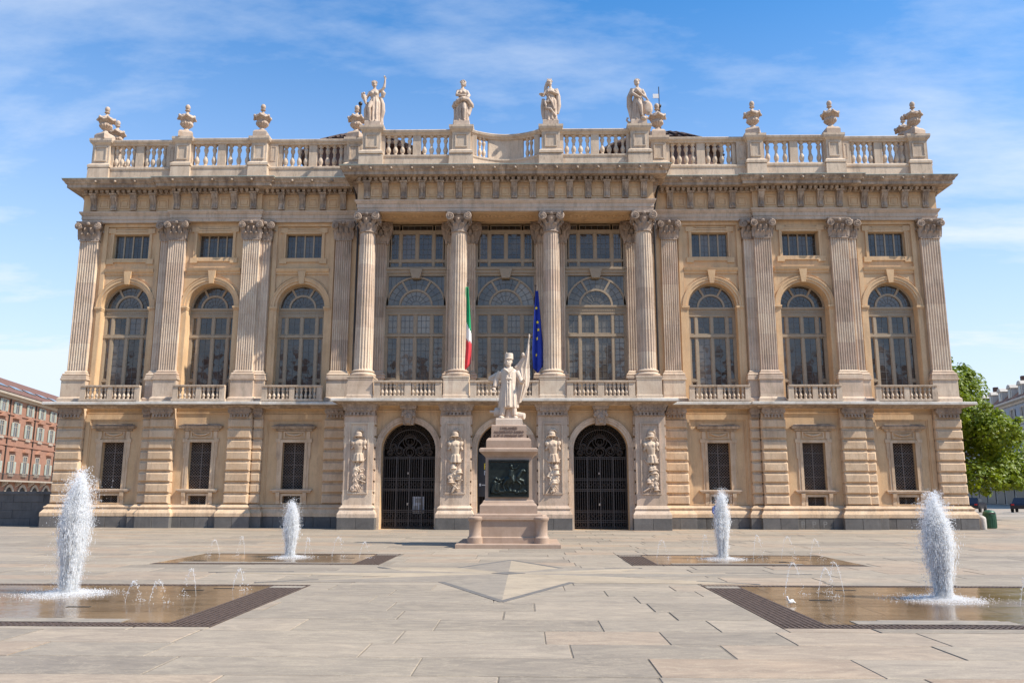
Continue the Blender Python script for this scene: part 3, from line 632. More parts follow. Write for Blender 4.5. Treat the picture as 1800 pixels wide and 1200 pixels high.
# ---------- wings
for s in (1, -1):
    side = 'right' if s > 0 else 'left'
    P = lambda p: mpath(p, s)
    # walls with their openings
    lo = MB(); up = MB()
    for bx, yw, xo, xi in BAYS:
        c = s * bx; a, b = sorted((s * xo, s * xi))
        lo.wall_rect(a - .3, b + .3, 1.60, 5.8, c - .55, c + .55, 1.85, 4.12, yw, yw + .42); lo.wall_rect(a - .3, b + .3, .9, 1.60, c - .44, c + .44, 1.02, 1.52, yw, yw + .42)
        hw = 1.22 if bx != 15.05 else 1.2
        up.wall_arch(a - .3, b + .3, ZL, 12.9, c, hw, 6.1, 11.0, yw, .75, 24); up.wall_rect(a - .3, b + .3, 12.9, 15.6, c - .93, c + .93, 13.58, 14.88, yw, yw + .5)
        # raised outer field round the recess of the side bays
        if yw > 0:
            f = MB()
            f.box(a, a + .22, yw - .1, yw + .01, ZL, 15.44); f.box(b - .22, b, yw - .1, yw + .01, ZL, 15.44); f.box(a + .22, b - .22, yw - .1, yw + .01, 15.27, 15.44)
            f.obj('bay_border', 'stucco', pal)
            f = MB(); f.frame(a + .22, b - .22, 1.12, 5.25, .06, yw - .045, yw + .01); f.box(a, a + .22, yw - .09, yw + .01, 1.1, 5.5); f.box(b - .22, b, yw - .09, yw + .01, 1.1, 5.5); f.box(a + .22, b - .22, yw - .09, yw + .01, 5.25, 5.5); f.obj('bay_border', 'stucco', pal)
        # string course, arch moulding, imposts, keystone
        m = MB(); e = .01 if yw < 0 else .23
        m.sweep([(a + e, yw), (b - e, yw)], [(-.02, 12.70), (.05, 12.70), (.06, 12.80), (.12, 12.84), (.15, 12.92), (.17, 13.0), (-.02, 13.0)]); m.obj('string_course', 'stucco', pal)
        m = MB(); m.arc(c, 11.0, hw + .004, hw + .12, 0, PI, 32, yw - .06, yw + .02); m.arc(c, 11.0, hw + .12, hw + .25, 0, PI, 32, yw - .115, yw + .02); m.arc(c, 11.0, hw + .25, hw + .30, 0, PI, 32, yw - .14, yw + .02); m.obj('arch_moulding', 'stucco', pal, 30)
        for q in (-1, 1):
            m = MB(); x0 = c + q * (hw + .0); x1 = c + q * (hw + .34)
            m.box(x0 - q * .04, x1, yw - .16, yw + .3, 10.90, 11.0); m.box(x0 - q * .02, x1 - q * .03, yw - .12, yw + .3, 10.82, 10.90); m.box(x0 + q * .004, x1 - q * .06, yw - .08, yw + .02, ZL, 10.82); m.obj('impost', 'stucco', pal)
        MB().ext([(c - .11, 12.18), (c + .11, 12.18), (c + .20, 12.86), (c - .20, 12.86)], yw - .17, yw + .02).obj('keystone', 'stucco', pal)
                                                              # triangular spandrel panels
        for q in (-1, 1):
            t_ = [(c + q * .42, 12.58), (c + q * 1.45, 12.58), (c + q * 1.45, 11.75)] + [(c + q * 1.62 * math.cos(PI * k / 2 / 8), 11.0 + 1.62 * math.sin(PI * k / 2 / 8)) for k in range(3, 7)]
            MB().ext(t_, yw - .025, yw + .01).obj('spandrel_panel', 'stucco', pal)
        low_window(pal, c, yw); tall_window(pal, c, hw, .55, 'glass'); attic_window(pal, c, yw + (.22 if yw > 0 else .42), yw)
        # balcony balustrade
        hb = 1.52 if bx != 15.05 else 1.33; yb = -.62 if yw > 0 else -.74; bb = empty('balcony_balustrade', pal)
        m = MB(); m.box(c - hb, c + hb, yb - .11, yb + .11, 6.08, 6.19); m.obj('kerb', 'attic_stone', bb)
        m = MB(); m.sweep([(c - hb + .06, yb), (c + hb - .06, yb)], [(-.10, 6.77), (.10, 6.77), (.13, 6.82), (.13, 6.87), (-.13, 6.87), (-.13, 6.82)]); m.obj('rail', 'attic_stone', bb)
        for x0 in (-hb + .04, -.13, hb - .30): MB().box(c + x0, c + x0 + .26, yb - .085, yb + .085, 6.19, 6.77).obj('post', 'attic_stone', bb)
        n = 5 if hb > 1.4 else 4
        balusters(bb, c - hb + .30, c - .13, n, yb, 6.19, 6.77, .075); balusters(bb, c + .13, c + hb - .30, n, yb, 6.19, 6.77, .075)
    lo.obj('lower_wall', 'stucco', pal); up.obj('upper_wall', 'stucco', pal)
    # pilasters, pedestals, rusticated piers
    for xo, xi, yf, half in PILS:
        c = s * (xo + xi) / 2; wd = xo - xi; pl = empty('pilaster', pal)
        sec = flute_section(wd, 7 if not half else 3); z0 = 7.66
        sh = MB(); sh.loft([[(c + x, yf + y_, z) for x, y_ in sec] for z in (z0 + .02, 14.46)]); sh.obj('shaft', 'marble', pl)
        link('capital', CAPM if not half else CAPH, 'carved_stone', pl, (c, yf, 14.44), (wd / (.86 if not half else .42), 1, 1.0))
        pt = [(c - wd / 2, yf + .3), (c - wd / 2, yf), (c + wd / 2, yf), (c + wd / 2, yf + .3)]
        MB().sweep(pt, BASEP).obj('base', 'marble', pl)
        pe = MB(); o = .12; pe.sweep(pt, [(0, ZL + .005), (.24, ZL + .005), (.24, 6.25), (.2, 6.3), (.15, 6.34), (.15, 7.16), (.2, 7.2), (.2, 7.275), (0, 7.28)]); pe.obj('pedestal', 'marble', pl)
        # pier of eight blocks below
        yr = yf - .10; xa, xb = xo + (.18 if not half else .12), xi - (.18 if not half else -.02)
        if half: xa, xb = (xo + .16, xi + .17) if xo > 17 else (xo - .17, xi - .17)
        pr = empty('rusticated_pier', pal)
        MB().box(s * xa - s * .03, s * xb + s * .03, yr + .11, yf + .5, 1.09, 5.82).obj('core', 'rustic_stone', pr)
        for k in range(8): 
            z = 1.10 + .525 * k; j = random.uniform(-.008, .008)
            MB().cbox(s * xa, s * xb, yr + j, yf + .35, z + .03, z + .485, .07).obj('block', 'rustic_stone', pr)
        c2 = s * (xa + xb) / 2
        link('guttae_block', gut, 'carved_stone', pr, (c2, yr, 5.33), (abs(xa - xb) / 1.10, 1, 1))
        # base moulding and black plinth stones
        pb = [(c2 - abs(xa - xb) / 2, yr + .5), (c2 - abs(xa - xb) / 2, yr), (c2 + abs(xa - xb) / 2, yr), (c2 + abs(xa - xb) / 2, yr + .5)]
        MB().sweep(pb, BASE).obj('base_moulding', 'rustic_stone', pr)
        x0, x1 = c2 - abs(xa - xb) / 2 - .24, c2 + abs(xa - xb) / 2 + .24; n = 2 if not half else 1
        for k in range(n): MB().cbox(x0 + (x1 - x0) * k / n + .005, x0 + (x1 - x0) * (k + 1) / n - .005, yr - .25 + random.uniform(-.006, .006), yr + .5, -.02, .53, .012).obj('plinth_stone', 'basalt', pr)
    for bx, yw, xo, xi in BAYS:                              # base of the bays between the piers
        a, b = sorted((s * (xo - .05), s * (xi + .05))); yb = yw - .10
        bs = empty('bay_base', pal)
        MB().sweep([(a, yb), (b, yb)], [(x_ * .8 - .15 * (x_ == 0), z) for x_, z in BASE]).obj('base_moulding', 'rustic_stone', bs)
        n = 4
        for k in range(n): MB().cbox(a + (b - a) * k / n + .005, a + (b - a) * (k + 1) / n - .005, yb - .19 + random.uniform(-.006, .006), yb + .3, -.02, .53, .012).obj('plinth_stone', 'basalt', bs)
        MB().sweep([(a, yw), (b, yw)], [(-.02, 5.52), (.05, 5.52), (.06, 5.58), (.02, 5.60), (.02, 5.74), (.1, 5.80), (-.02, 5.80)]).obj('frieze_moulding', 'stucco', bs)
    # cornices run the length of the wing and round the corner
    LW = [(7.3, -.2), (12.5, -.2), (12.5, -.39), (17.53, -.39), (17.53, -.2), (22.27, -.2), (22.27, 18)]
    MB().sweep(P(LW), LCORN).obj('lower_cornice', 'cornice_stone', pal); MB().sweep(P(LW), LSLAB).obj('cornice_slab', 'balcony_slab', pal)
    en = empty('entablature', pal)
    MB().sweep(P(WING), ARCH).obj('architrave', 'marble', en)
    MB().sweep(P(WING), [(-.3, 16.03), (0, 16.03), (0, 16.99), (-.3, 16.99)]).obj('frieze', 'stucco', en)
    MB().sweep(P(WING), CORN).obj('cornice', 'cornice_stone', en); MB().sweep(P(WING), FLASH).obj('copper_edge', 'copper_flashing', en)
    xs = [8.45, 9.5, 10.58, 11.66]; xm = [13.08, 14.08, 15.09, 16.09, 17.07]; xe = [18.4, 19.42, 20.46, 21.52]
    entablature(en, YP, [s * x for x in xs + xe], [s * x for x in (8.97, 10.04, 11.12, 12.14, 17.9, 18.91, 19.94, 20.99)])
    entablature(en, YM, [s * x for x in xm], [s * (x + .5) for x in xm[:-1]])
    d = MB(); dentils(d, s * 7.9, s * 12.5, YP); dentils(d, s * 12.7, s * 17.3, YM); dentils(d, s * 17.5, s * 22.0, YP)
    for k in range(24): yy = .2 + k * .27; d.box(s * (22.09 + .28), s * 22.15, yy, yy + .17, 16.965, 17.10)
    d.obj('dentils', 'cornice_stone', en, kind='stuff')
    for x in [7.9 + 1.02 * k for k in range(14)]: link('cornice_boss', boss, 'cornice_stone', en, (s * x, (YM if 12.7 < x < 17.3 else YP) - .70, 17.42))
    for k in range(5): o = link('bracket', br, 'cornice_stone', en, (s * 22.09, .55 + k * 1.05, 16.10)); o.rotation_euler.z = s * PI / 2
    # flank wall, body behind
    MB().box(s * 21.9, s * 22.07, .1, 18, 0, 17.0).obj('flank_wall', 'stucco', pal)
    MB().box(s * 22.07, s * 22.5, .4, 18, -.02, .53).obj('flank_plinth', 'basalt', pal)
    pr = empty('rusticated_pier', pal)                       # return of the corner pier
    for k in range(8): z = 1.10 + .525 * k; MB().box(s * 22.0, s * 22.30, .2, .95, z + .035, z + .49).obj('block', 'rustic_stone', pr)
    MB().box(s * 7.2, s * 22.0, .1, 18, 17.3, 17.58).obj('roof_deck', 'cornice_stone', pal)
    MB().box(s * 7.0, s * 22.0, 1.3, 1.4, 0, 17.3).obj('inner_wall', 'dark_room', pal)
    # roof balustrade
    rb = empty('roof_balustrade', pal)
    RP = [(7.5, -.05), (12.55, -.05), (12.55, -.24), (17.48, -.24), (17.48, -.05), (21.95, -.05), (21.95, 10)]
    MB().sweep(P(RP), [(-.42, 17.6), (.10, 17.6), (.08, 18.3), (.12, 18.36), (.12, 18.46), (.03, 18.52), (-.35, 18.52)]).obj('plinth', 'attic_stone', rb)
    MB().sweep(P(RP), [(-.32, 19.74), (.0, 19.74), (.03, 19.82), (.10, 19.88), (.12, 19.98), (.08, 20.02), (-.38, 20.02), (-.38, 19.8)]).obj('rail', 'attic_stone', rb)
    def pier(x, w, yf, cap=True):
        q = MB(); q.sweep([(x - w / 2, yf + .5), (x - w / 2, yf), (x + w / 2, yf), (x + w / 2, yf + .5)], [(-.05, 18.45), (.14, 18.45), (.14, 18.58), (.06, 18.66), (0, 18.7), (0, 19.70), (.04, 19.76), (.12, 19.84), (.15, 19.94), (.15, 20.06), (-.05, 20.08)])
        q.box(x - w / 2 + .01, x + w / 2 - .01, yf + .01, yf + .49, 18.45, 20.072)
        panel(q, x - w / 2 + .12, x + w / 2 - .12, 18.82, 19.64, yf, .06, .04); q.sweep([(x - w / 2 - .06, yf + .4), (x - w / 2 - .06, yf - .08), (x + w / 2 + .06, yf - .08), (x + w / 2 + .06, yf + .4)], [(-.1, 17.61), (.06, 17.61), (.04, 18.38), (.0, 18.46), (-.1, 18.46)])
        q.obj('pedestal', 'attic_stone', rb)
    pier(s * 7.98, .78, -.16); pier(s * 12.95, .80, -.36); pier(s * 17.0, .80, -.36); pier(s * 21.42, .9, -.17)
    for x, w_, yy in ((12.28, .5, -.08), (17.68, .42, -.08)): q = MB(); q.box(s * (x - w_ / 2), s * (x + w_ / 2), yy, .3, 18.5, 19.76); panel(q, s * x - w_ / 2 + .1, s * x + w_ / 2 - .1, 18.82, 19.64, yy, .04, .02); q.obj('post', 'attic_stone', rb)
    for x0, x1, yy, n in ((8.55, 11.85, .12, 4), (13.42, 16.53, -.08, 3), (17.98, 20.85, .12, 4)):
        m_ = (x0 + x1) / 2; hw = .21
        MB().box(s * (m_ - hw), s * (m_ + hw), yy - .12, yy + .18, 18.52, 19.74).obj('post', 'attic_stone', rb)
        for q0 in (x0 - .16, x1 - .02): MB().box(s * q0, s * (q0 + .18), yy - .10, yy + .18, 18.52, 19.74).obj('post', 'attic_stone', rb)
        balusters(rb, *sorted((s * x0, s * (m_ - hw))), n, yy + .03, 18.52, 19.74, .125); balusters(rb, *sorted((s * (m_ + hw), s * x1)), n, yy + .03, 18.52, 19.74, .125)
    for k in range(8): link('baluster', bal_me, None, rb, (s * 21.75, 2.3 + k * .42, 18.52), (.25, .25, 1.22))
    MB().box(s * 21.3, s * 22.05, 1.35, 2.1, 17.6, 20.06).obj('pedestal', 'attic_stone', rb)
    MB().box(s * 6.9, s * 8.1, .05, .3, ZL, 15.6).obj('corner_wall', 'stucco', pal)
    # rain pipe in the corner beside the portico
    MB().tube([(s * 7.95, -.75, 17.45), (s * 7.75, -.5, 16.9), (s * 7.62, -.28, 16.0), (s * 7.60, -.28, 15.0), (s * 7.60, -.26, 6.1)], .055, 8).obj('drainpipe', 'pipe_metal', pal, 60)
    MB().tube([(s * 7.9, -.9, 6.0), (s * 7.85, -.75, 5.75), (s * 7.78, -.6, 5.5)], .05, 8).obj('drainpipe', 'pipe_metal', pal, 60)
# ---------- portico
PX = [-6.86, -2.29, 2.29, 6.86]; AX = [-4.575, 0, 4.575]
aw = MB()
for c in AX: aw.wall_arch(c - 2.29, c + 2.29, 0, 5.85, c, 1.29, 0, 3.70, -1.3, -.45, 28)
aw.box(-7.55, -6.86, -1.29, .2, 0, 5.85); aw.box(6.86, 7.55, -1.29, .2, 0, 5.85)
aw.obj('portico_wall', 'stucco', pal)
for c in AX:
    m = MB(); m.arc(c, 3.7, 1.295, 1.40, 0, PI, 36, -1.36, -1.2); m.arc(c, 3.7, 1.40, 1.51, 0, PI, 36, -1.41, -1.2); m.arc(c, 3.7, 1.51, 1.56, 0, PI, 36, -1.44, -1.2)
    for q in (-1, 1):
        for a, b, y in ((1.295, 1.40, -1.36), (1.40, 1.51, -1.41), (1.51, 1.56, -1.44)): m.box(c + q * a, c + q * b, y, -1.2, 1.0, 3.7)
        m.box(c + q * 1.295, c + q * 1.6, -1.45, -1.2, .0, 1.0)
    m.obj('arch_moulding', 'marble', pal, 30)
    # carved mask keystone
    k = MB(); k.ext([(c - .24, 4.86), (c + .24, 4.86), (c + .34, 5.62), (c - .34, 5.62)], -1.62, -1.2); k.ell((c, -1.66, 5.2), (.2, .2, .27)); k.ell((c, -1.84, 5.16), (.05, .08, .08)); k.ell((c - .09, -1.79, 5.3), (.06, .05, .04)); k.ell((c + .09, -1.79, 5.3), (.06, .05, .04))
    k.ell((c, -1.78, 5.02), (.09, .06, .03)); k.ell((c, -1.74, 4.96), (.12, .1, .08))
    for i in range(7): a = PI * i / 6; k.ell((c + .27 * math.cos(a), -1.66, 5.3 + .2 * math.sin(a)), (.09, .1, .1))
    k.ext([(c - .36, 5.60), (c + .36, 5.60), (c + .42, 5.78), (c - .42, 5.78)], -1.78, -1.2)
    remesh(k, 'mask_keystone', 'carved_stone', pal, .022, 1)
    # frieze above arch
    MB().sweep([(c - 1.6, -1.3), (c + 1.6, -1.3)], [(-.02, 5.50), (.04, 5.50), (.06, 5.56), (.02, 5.58), (.02, 5.72), (.1, 5.80), (-.02, 5.80)]).obj('frieze_moulding', 'stucco', pal)
# gates with fan tops
def gate(c, leaf_open=False):
    y = -.78; gt = empty('iron_gate', pal); m = MB(); hw = 1.285
    for i in range(1, 24): 
        x = c - hw + 2 * hw * i / 24; h = 3.35; m.box(x - .011, x + .011, y - .011, y + .011, .05, h)
    for z in (.08, .34, .42, .78, .86, 1.78, 1.86, 2.28, 2.36, 3.30, 3.38): m.box(c - hw, c + hw, y - .018, y + .018, z - .016, z + .016)
    for x in (-hw + .02, -.62, 0, .62, hw - .02): m.box(c + x - .03, c + x + .03, y - .03, y + .03, 0, 3.4 if abs(x) < 1.2 else 3.7)
    for z0 in (.21, .60, 2.07):                               # bands of rings and lozenges
        n = 14 
        for i in range(n):
            x = c - hw + 2 * hw * (i + .5) / n; r = .075
            m.tube([(x + r * math.cos(2 * PI * k / 8), y, z0 + r * 1.2 * math.sin(2 * PI * k / 8)) for k in range(9)], .011, 4)
    for i in range(24): x = c - hw + 2 * hw * (i + .5) / 24; m.tube([(x - .04, y, 1.79), (x, y - .01, 1.85), (x + .04, y, 1.79)], .01, 4)
    m.obj('gate_leaves', 'iron', gt)
    m = MB(); zc = 3.7
    for r in (1.27, .98, .60): m.arc(c, zc, r - .018, r + .018, 0, PI, 32, y - .02, y + .02)
    for i in range(1, 30):
        a = PI * i / 30; m.tube([(c + .60 * math.cos(a), y, zc + .60 * math.sin(a)), (c + 1.27 * math.cos(a), y, zc + 1.27 * math.sin(a))], .012, 4)
        if i % 2: x, z = c + 1.12 * math.cos(a), zc + 1.12 * math.sin(a); m.tube([(x + .07 * math.cos(2 * PI * k / 8), y - .01, z + .07 * math.sin(2 * PI * k / 8)) for k in range(9)], .010, 4)
    for X, Z, r in ((0, .42, .34), (0, -.10, .30), (-.52, -.05, .22), (.52, -.05, .22), (-.8, .16, .15), (.8, .16, .15), (-.95, -.12, .14), (.95, -.12, .14)):
        for rr in (r, r * .62): m.tube([(c + X + rr * math.cos(2 * PI * k / 14), y - .02, zc + Z + rr * math.sin(2 * PI * k / 14)) for k in range(15)], .018, 4)
        for q in (-1, 1):                                      # scrolls
            m.tube([(c + X + q * r * (1 - i / 16) * math.cos(i * .55), y - .03, zc + Z + r * (1 - i / 16) * math.sin(i * .55)) for i in range(14)], .014, 4)
    m.obj('fan_grille', 'iron', gt)
    for z in (1.1, 2.55): MB().box(c - .09, c - .02, y - .05, y - .02, z, z + .1).obj('lock_plate', 'chrome', gt)
for c in AX: gate(c)
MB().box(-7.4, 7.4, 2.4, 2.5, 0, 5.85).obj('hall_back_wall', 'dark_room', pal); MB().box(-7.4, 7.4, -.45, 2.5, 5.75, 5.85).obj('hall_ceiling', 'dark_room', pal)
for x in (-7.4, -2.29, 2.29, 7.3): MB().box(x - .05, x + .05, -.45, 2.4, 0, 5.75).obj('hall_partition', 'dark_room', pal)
# trophies carved on the piers
def trophy(seed):
    """arms hung on a pole: helmet, breastplate with skirt, then shields, quivers and a lower helmet; origin at foot of the panel centre, wall at y=0"""
    r = random.Random(seed); m = MB(); lean = r.uniform(-.05, .05)
    m.tube([(0, -.05, .15), (lean, -.06, 3.0)], .028, 6)
    zh = 2.74 + r.uniform(-.06, .04); x = lean
    m.ell((x, -.1, zh), (.16, .12, .14)); m.ell((x - .02, -.11, zh - .09), (.21, .13, .035)); m.tube([(x - .16, -.08, zh + .05), (x - .05, -.12, zh + .2), (x + .12, -.1, zh + .19), (x + .24, -.06, zh + .08)], [.03, .05, .05, .02], 6); m.ell((x, -.19, zh - .02), (.06, .03, .07))
    for q in (-1, 1): m.tube([(x + q * .1, -.05, zh - .2), (x + q * .25, -.05, zh - .1), (x + q * .32, -.05, zh - .26), (x + q * .24, -.05, zh - .32)], [.025, .03, .025, .015], 5)
    zt = 2.08 + r.uniform(-.05, .05); x = r.uniform(-.04, .05); tw = r.uniform(-.12, .12)
    m.loft([[(x + tw * z + a * math.cos(2 * PI * k / 20), -.04 + b * math.sin(2 * PI * k / 20), zt + z) for k in range(20)] for z, a, b in ((-.30, .18, .11), (-.22, .17, .12), (0, .22, .16), (.2, .25, .17), (.32, .22, .11), (.37, .1, .06))])
    m.loft([[(x + tw * z + (a + (.025 if k % 3 else 0)) * math.cos(2 * PI * k / 27), -.04 + (b + (.03 if k % 3 else 0)) * math.sin(2 * PI * k / 27), zt + z) for k in range(27)] for z, a, b in ((-.66, .26, .13), (-.5, .23, .13), (-.3, .19, .12))])
    for q in (-1, 1): m.ell((x + q * .27, -.08, zt + .2), (.1, .09, .15), rot=('Y', q * .5)); m.tube([(x + q * .24, -.06, zt + .1), (x + q * .33, -.08, zt - .08)], [.07, .05], 7)
    for q in (-1, 1): m.ell((x + q * .09, -.18, zt + .16), (.08, .04, .08), 8, 6); m.tube([(x + q * .2, -.05, .9), (x - q * .34, -.05, 1.6)], [.02, .03], 5)
    zl = 1.2
    for i in range(13):
        k = r.random(); px, pz = r.uniform(-.21, .21), zl - i * .085 + r.uniform(-.05, .05)
        if k < .3: ro = ('Y', r.uniform(-1, 1)); a_, b_ = r.uniform(.13, .2), r.uniform(.12, .2); m.ell((px, -.06, pz), (a_, .06, b_), 14, 8, rot=ro); m.ell((px, -.11, pz), .05); m.tube([(px + a_ * .8 * math.cos(t / 8 * 2 * PI), -.1, pz + b_ * .8 * math.sin(t / 8 * 2 * PI)) for t in range(9)], .018, 5)
        elif k < .65: a = r.uniform(-1.2, 1.2); L_ = r.uniform(.16, .3); m.tube([(px - math.sin(a) * L_, -.07, pz - math.cos(a) * L_), (px + math.sin(a) * L_, -.11, pz + math.cos(a) * L_)], [.05, .022], 6); m.ell((px + math.sin(a) * L_, -.1, pz + math.cos(a) * L_), .045, 7, 5)
        elif k < .85: m.ell((px, -.08, pz), (.12, .1, .11)); m.ell((px + .03, -.11, pz - .07), (.16, .1, .03)); m.tube([(px - .1, -.08, pz + .04), (px, -.12, pz + .14), (px + .12, -.08, pz + .06)], .025, 5)
        else: m.tube([(px + .12 * math.cos(t * .7) * (1 - t / 12), -.08, pz + .12 * math.sin(t * .7) * (1 - t / 12)) for t in range(10)], .03, 5)
    for i in range(6): a = -.8 + .32 * i; m.tube([(0, -.05, .5), (math.sin(a) * .3, -.06, .5 - math.cos(a) * .42)], [.035, .018], 5); m.ell((math.sin(a) * .3, -.06, .5 - math.cos(a) * .42), .03, 6, 5)
    return m
for i, x in enumerate(PX):
    pr = empty('portico_pier', pal); q = MB()
    q.box(x - .69, x + .69, -1.75, -1.28, 1.08, 5.30)
    for sgn in (-1, 1):                                        # teeth of rustication on the flanks
        for k in range(8): z = 1.15 + .525 * k; q.box(x + sgn * .69, x + sgn * .76, -1.66, -1.30, z + .04, z + .46)
    panel(q, x - .47, x + .47, 1.62, 4.94, -1.75, .06, .05); panel(q, x - .40, x + .40, 1.69, 4.87, -1.75, .03, .03)
    q.obj('shaft', 'marble', pr)
    remesh(trophy(11 + i * 5), 'trophy_relief', 'marble', pr, .016, 1, (x, -1.745, 1.66))
    pt = [(x - .69, -1.2), (x - .69, -1.75), (x + .69, -1.75), (x + .69, -1.2)]
    MB().sweep(pt, [(a * .75, z) for a, z in BASE]).obj('base_moulding', 'marble', pr)
    for k in range(2): MB().cbox(x - .88 + .88 * k + .004, x + .88 * k - .004, -1.95 + random.uniform(-.005, .005), -1.2, -.02, .53, .012).obj('plinth_stone', 'basalt', pr)
    q = MB(); q.sweep(pt, [(0, 5.25), (.03, 5.25), (.05, 5.30), (.02, 5.33), (.02, 5.5), (.08, 5.54), (.1, 5.66), (.16, 5.74), (.18, 5.82), (0, 5.83)]); q.box(x - .69, x + .69, -1.74, -1.2, 5.29, 5.83); q.obj('pier_head', 'carved_stone', pr)
    link('guttae_block', gut, 'carved_stone', pr, (x, -1.77, 5.29), (1.16, 1, 1.0))
# balcony cornice, columns
LP = [(-7.62, .1), (-7.62, -1.75), (7.62, -1.75), (7.62, .1)]; MB().sweep(LP, LCORN).obj('lower_cornice', 'cornice_stone', pal); MB().sweep(LP, LSLAB).obj('cornice_slab', 'balcony_slab', pal)
MB().box(-7.6, 7.6, -1.74, .8, 5.87, 6.06).obj('loggia_floor', 'marble', pal)
def flute_ring(r, n=20, dep=.05):
    p = []
    for i in range(n):
        for t, k in ((0, 1), (.28, 1), (.42, 1 - dep * 1.6), (.64, 1 - dep * 2), (.86, 1 - dep * 1.6)): a = 2 * PI * (i + t) / n; p.append((r * k * math.cos(a), r * k * math.sin(a)))
    return p
cs = MB(); H = 14.37 - 7.42
rings = [[(x, y, 0) for x, y in flute_ring(.46, 20, 0)], [(x, y, .06) for x, y in flute_ring(.455, 20, 0)]]
for t in (.02, .25, .5, .75, .97): r = .445 - .085 * max(0, t - .2) ** 1.3; rings.append([(x, y, H * t) for x, y in flute_ring(r)])
rings.append([(x, y, H) for x, y in flute_ring(.37, 20, 0)]); cs.loft(rings); cs = cs.mesh('shaft', 30)
cb = MB().lathe([(.60, 0), (.60, .12), (.62, .15), (.63, .2), (.60, .25), (.52, .28), (.51, .32), (.55, .34), (.56, .37), (.54, .40), (.47, .43)], 32).box(-.62, .62, -.62, .62, -.02, .09).mesh('base', 40)
for x in PX:
    cl_ = empty('column', pal)
    o = link('shaft', cs, 'marble', cl_, (x, -1.4, 7.42)); o.rotation_euler.z = random.random()
    link('base', cb, 'marble', cl_, (x, -1.4, 7.05)); link('capital', CAPC, 'carved_stone', cl_, (x, -1.4, 14.36))
    MB().sweep([(x - .6, -.8), (x - .6, -2.0), (x + .6, -2.0), (x + .6, -.8)], [(-.05, ZL + .006), (.03, ZL + .006), (.03, 6.22), (0, 6.26), (0, 6.96), (.02, 6.99), (.02, 7.06), (-.6, 7.06), (-.6, ZL + .006)]).obj('pedestal', 'marble', cl_)
# balustrades between the pedestals
for c, a, b in ((AX[0], -6.2, -2.95), (0, -1.63, 1.63), (AX[2], 2.95, 6.2)):
    bb = empty('balcony_balustrade', pal); y = -1.98
    MB().box(a, b, y - .11, y + .11, ZL + .01, 6.19).obj('kerb', 'attic_stone', bb)
    MB().sweep([(a, y), (b, y)], [(-.10, 6.80), (.10, 6.80), (.14, 6.85), (.14, 6.91), (-.14, 6.91), (-.14, 6.85)]).obj('rail', 'attic_stone', bb)
    m_ = (a + b) / 2
    for x0 in (a + .02, m_ - .15, b - .32): MB().box(x0, x0 + .30, y - .09, y + .09, 6.19, 6.80).obj('post', 'attic_stone', bb)
    balusters(bb, a + .32, m_ - .15, 6, y, 6.19, 6.80, .08); balusters(bb, m_ + .15, b - .32, 6, y, 6.19, 6.80, .08)
# window wall behind the columns
for c in (-4.6, 0, 4.6):
    hw = 1.55; win = tall_window(pal, c, hw, .30, 'glass_hall', 11.08, 1.53, True); fr = MB(); bars = MB(); y = .30
    fr.box(c - hw, c - hw + .12, y - .07, y + .03, 11.08, 15.45); fr.box(c + hw - .12, c + hw, y - .07, y + .03, 11.08, 15.45)
    for q in (-1, 1):                                          # glass in the corners above the arch
        t_ = [(c + q * 1.47, 12.62), (c + q * .25, 12.62)] + [(c + q * 1.54 * math.sin(k), 11.08 + 1.54 * math.cos(k)) for k in (.15, .4, .65, .9, 1.2, 1.45)]
        MB().ext(t_, y + .002, y + .02).obj('pane', 'glass_hall', win)
        for k in range(1, 5): bars.box(c + q * (.3 + k * .25) - .01, c + q * (.3 + k * .25) + .01, y - .012, y + .001, 11.08 + math.sqrt(1.55 ** 2 - (.3 + k * .25) ** 2), 12.62)
    fr.box(c - hw, c + hw, y - .10, y + .03, 12.64, 12.78); fr.box(c - hw, c + hw, y - .16, y + .03, 12.78, 12.95); fr.box(c - hw, c + hw, y - .22, y + .03, 12.95, 13.05)
    fr.ext([(c - .2, 12.48), (c + .2, 12.48), (c + .34, 12.98), (c - .34, 12.98)], y - .3, y + .03)
    xs = [c - hw + .12, c - .86, c, c + .86, c + hw - .12]
    for x in xs[1:4]: fr.box(x - .055, x + .055, y - .08, y + .03, 13.05 if x != c else 13.42, 15.05)
    for z0, z1 in ((13.05, 13.12), (13.38, 13.5), (14.93, 15.08)): fr.box(c - hw + .12, c + hw - .12, y - .075, y + .03, z0, z1)
    for i in range(4): light(fr, bars, win, xs[i] + .055, xs[i + 1] - .055, 13.5, 14.93, y, 3, 5, 'glass', .05)
    for a, b in ((xs[0], xs[1]), (xs[1], xs[3]), (xs[3], xs[4])): light(fr, bars, win, a + .055, b - .055, 13.12, 13.38, y, 5 if b - a > 1 else 2, 1, 'glass', .03)
    for a, b in ((xs[0], xs[1]), (xs[1], xs[3]), (xs[3], xs[4])): light(fr, bars, win, a + .055, b - .055, 15.08, 15.36, y, 5 if b - a > 1 else 2, 1, 'glass_dark', .03)
    fr.obj('upper_frame', 'window_frame', win); bars.obj('upper_glazing_bars', 'lead_bar', win, kind='stuff')
